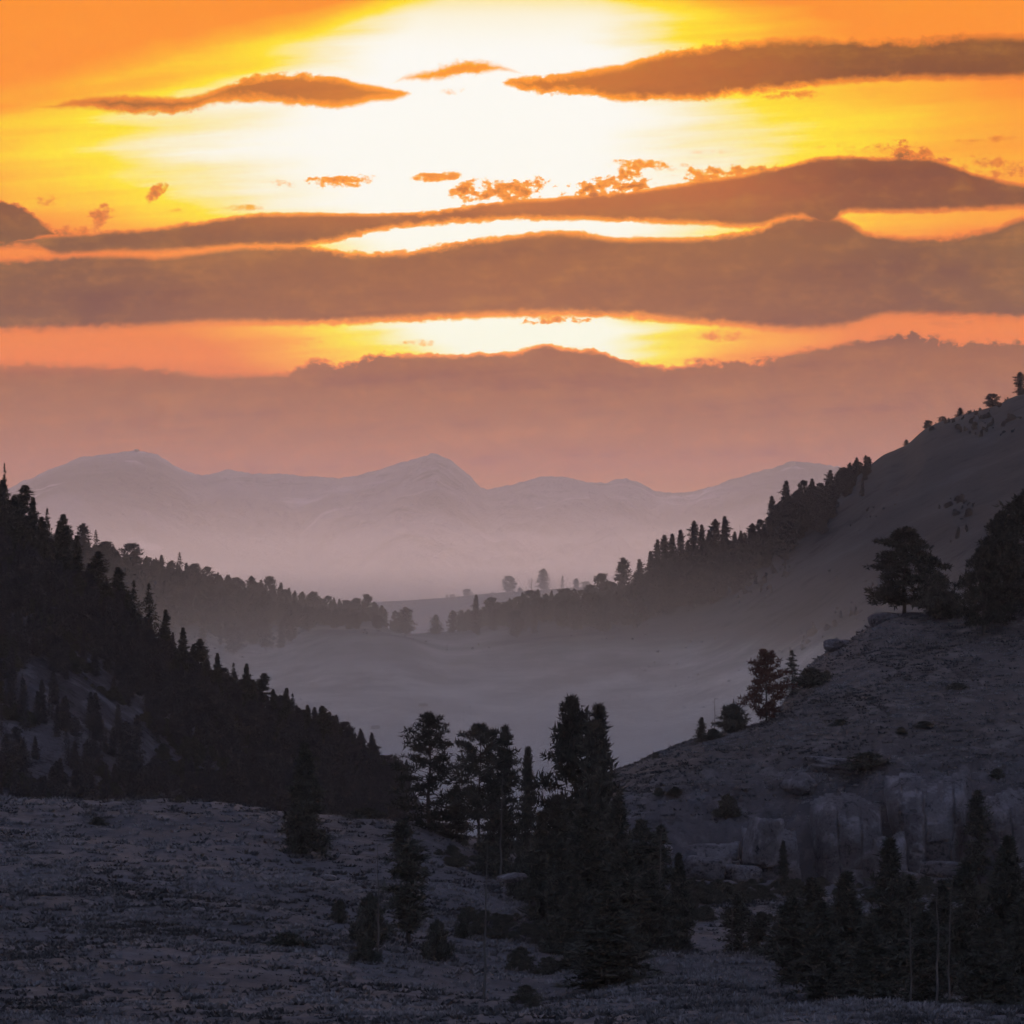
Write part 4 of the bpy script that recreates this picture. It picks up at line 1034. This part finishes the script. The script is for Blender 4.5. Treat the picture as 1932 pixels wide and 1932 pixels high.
def rock(name, px, py, D, w, h, dep, label, cat='boulder', rz=0.0, ry=0.0, seed=1, box=4.0, rough=0.15):
    """centre at the picture point (px, py) at distance D; size in picture units"""
    o = link(name, rock_mesh(seed, (w * K * D / 2, dep / 2, h * K * D / 2), box, rough))
    o.location = ((px - 966) * K * D, D, (HY - py) * K * D); o.rotation_euler = (0, ry, rz)
    return tag(o, label, cat)
rock('rock_slab', 1590, 1446, 570, 130, 30, 7, 'pale sloping ledge on top of the cliff', 'rock slab', 0.1, 0.08, 5, 9.0, 0.2)
rock('rock_slab', 1440, 1590, 548, 50, 90, 4, 'narrow pale rock fin left of the broad face', 'rock slab', 0.3, 0.12, 7, 9.0, 0.2)
rock('boulder', 1506, 1480, 562, 44, 38, 4, 'tilted boulder at the upper left corner of the cliff', 'boulder', 0.5, 0.6, 9)
rock('boulder', 1668, 1170, 645, 56, 30, 5, 'flat boulder under the big hill-brow pine', 'boulder', 0.1, -0.05, 10, 3.0)
rock('boulder', 1716, 1168, 646, 50, 26, 5, 'rounded rock just right of the trunk of the brow pine', 'boulder', 0.3, 0.05, 11, 3.0)
rock('boulder', 1572, 1217, 646, 34, 24, 3, 'dark boulder jutting from the skyline below the brow pine', 'boulder', 0.2, 0.0, 12, 3.0)
rock('boulder', 1592, 1213, 646, 22, 14, 2, 'small stone beside the jutting dark boulder', 'boulder', 0.2, 0.0, 13, 3.0)
rock('boulder', 800, 1562, 505, 90, 26, 5, 'low flat pale outcrop at the top of the hollow', 'boulder', 0.2, 0.05, 14)
rock('boulder', 622, 1656, 424, 26, 12, 1.6, 'small pale stone right below the lone spruce', 'stone', 0.2, 0.1, 15, 3.0)
rock('boulder', 374, 1716, 396, 22, 9, 1.2, 'tiny pale stone in the middle of the left sagebrush slope', 'stone', 0.5, 0.1, 16, 3.0)
rock('boulder', 965, 1656, 449, 44, 12, 4, 'pale ledge on the bank below the central clump', 'boulder', 0.3, -0.25, 17)
rock('boulder', 1402, 1818, 378, 26, 10, 1.5, 'pale stone on top of the bare mound', 'stone', 0.1, 0.1, 18, 3.0)
rock('boulder', 1450, 1845, 372, 70, 24, 3, 'dark ledge across the right side of the bare mound', 'boulder', 0.3, 0.35, 19)
for i, (px, py, w, h, lab) in enumerate([(1240, 1610, 60, 40, 'low ledge left of the cliff behind the thin fir'), (1330, 1640, 70, 46, 'stepped rock at the left foot of the cliff'), (1400, 1650, 50, 36, 'squat rock under the narrow pale fin'),
        (1700, 1660, 60, 30, 'broken rock below the two big faces'), (1780, 1640, 50, 30, 'fallen block under the right cliff face')]):
    rock('boulder', px, py, 541, w, h, 4, lab, 'boulder', 0.3 * i, 0.1, 30 + i)
# the pale rocks showing in the valley haze
rock('boulder', 708, 1372, 1345, 18, 7, 3, 'pale rock in the misty meadow at left', 'stone', 0, 0, 40, 3.0)
rock('boulder', 798, 1330, 1400, 16, 6, 3, 'pale rock higher in the misty meadow', 'stone', 0, 0, 41, 3.0)

def cliff_mesh(seed, w, h, dep):
    r = np.random.default_rng(seed); n = 76
    u, v = np.meshgrid(np.linspace(0, 1, n), np.linspace(0, 1, n))
    wu = np.clip(u + 0.025 * fbm(u * 3 + seed, v * 4, seed, 3), 0, 0.999); wv = np.clip(v + 0.03 * fbm(u * 4, v * 3 + seed, seed + 1, 3), 0, 0.999)
    nc = max(2, int(round(w / 2.3)))
    ce = np.sort(np.concatenate([[0, 1], (np.arange(1, nc) + r.uniform(-0.28, 0.28, nc - 1)) / nc]))
    ci = np.clip(np.searchsorted(ce, wu, side='right') - 1, 0, nc - 1)
    dep_b = np.zeros_like(u); gv = np.minimum(np.abs(wu - ce[ci]), np.abs(wu - ce[ci + 1])) * w; gh = np.full_like(u, 9.0); lean_ = np.zeros_like(u)
    for c_i in range(nc):
        nr = r.integers(2, 4); re_ = np.sort(np.concatenate([[0, 1], (np.arange(1, nr) + r.uniform(-0.3, 0.3, nr - 1)) / nr]))
        q_r = np.clip(np.searchsorted(re_, wv, side='right') - 1, 0, nr - 1); m_ = ci == c_i
        dv = r.random(nr) * 0.9 + 1.3 * (1 - (re_[:-1] + re_[1:]) / 2); tl = r.normal(size=nr) * 0.7
        dep_b[m_] = dv[q_r][m_]; lean_[m_] = (tl[q_r] * (wu - (ce[c_i] + ce[c_i + 1]) / 2))[m_]
        gh[m_] = (np.minimum(np.abs(wv - re_[q_r]), np.abs(wv - re_[q_r + 1])) * h)[m_]
    groove = np.clip(1 - np.minimum(gv, gh * 1.4) / 0.10, 0, 1)
    step_ = dep_b; tilt = lean_
    bul = (1 - np.abs(2 * u - 1) ** 7) * (1 - v ** 9)
    y = -(dep * bul + step_ * bul + tilt * bul + 0.16 * fbm(u * 9, v * 7, seed + 5, 4) * bul - 0.45 * groove * bul)
    top = 0.92 + 0.10 * np.round(fbm(u * 3.5, u * 0, seed + 9, 2) * 5) / 4.0
    side = 0.93 + 0.10 * fbm(v * 3 + 4, v * 0, seed + 11, 3)
    V = np.stack([(u - 0.5) * w * side, y, v * h * top - h * 0.5], 2).reshape(-1, 3)
    a = (np.arange(n - 1)[:, None] * n + np.arange(n - 1)[None]).ravel()
    return mesh_np('rock_face', V, np.stack([a, a + 1, a + 1 + n, a + n], 1), M_rock, False)
def cliff(px, py, D, w, h, dep, label, seed, rz=0.0):
    o = link('rock_face', cliff_mesh(seed, w * K * D, h * K * D, dep))
    o.location = ((px - 966) * K * D, D, (HY - py) * K * D); o.rotation_euler = (0.0, 0.0, rz)
    return tag(o, label, 'rock face')
cliff(1595, 1590, 556, 150, 200, 4.0, 'broad upright granite face in the middle of the cliff', 2, 0.1)
cliff(1750, 1560, 559, 170, 230, 4.6, 'large smooth granite wall forming the right face of the cliff', 3, -0.06)
cliff(1900, 1580, 559, 120, 200, 4.2, 'shadowed granite wall right of the cliff cleft', 4, 0.1)
cliff(1676, 1625, 552, 70, 120, 3.0, 'lower granite buttress between the two big walls', 6, 0.1)
cliff(1450, 1610, 552, 110, 110, 3.0, 'stepped rock wall at the left end of the cliff', 7, 0.25)
cliff(1340, 1625, 552, 120, 80, 2.4, 'low broken rock band left of the cliff', 8, 0.2)

# ---------------------------------------------------------------- lookout hut on the far summit
hut = link('lookout_hut', None)
hx, hD = 258, 15480.0
hz = ground_z(hx, hD)
hut.location = ((hx - 966) * K * hD, hD, hz)
tag(hut, 'tiny lookout hut on the summit of the highest far mountain at left', 'hut')
def boxm(name, lo, hi, mat):
    V = np.array([(x, y, z) for x in (lo[0], hi[0]) for y in (lo[1], hi[1]) for z in (lo[2], hi[2])], float)
    F = np.array([(0,1,3,2),(4,6,7,5),(0,4,5,1),(2,3,7,6),(0,2,6,4),(1,5,7,3)])
    return mesh_np(name, V, F, mat)
link('base', boxm('base', (-4, -4, -3), (4, 4, 4), M_hut), hut)
link('cabin', boxm('cabin', (-6, -6, 4), (6, 6, 8.5), M_hut), hut)
rv = np.array([(-7, -7, 8.5), (7, -7, 8.5), (7, 7, 8.5), (-7, 7, 8.5), (0, 0, 11)], float)
link('roof', mesh_np('roof', rv, np.array([(0,1,4),(1,2,4),(2,3,4),(3,0,4)]), M_hut), hut)
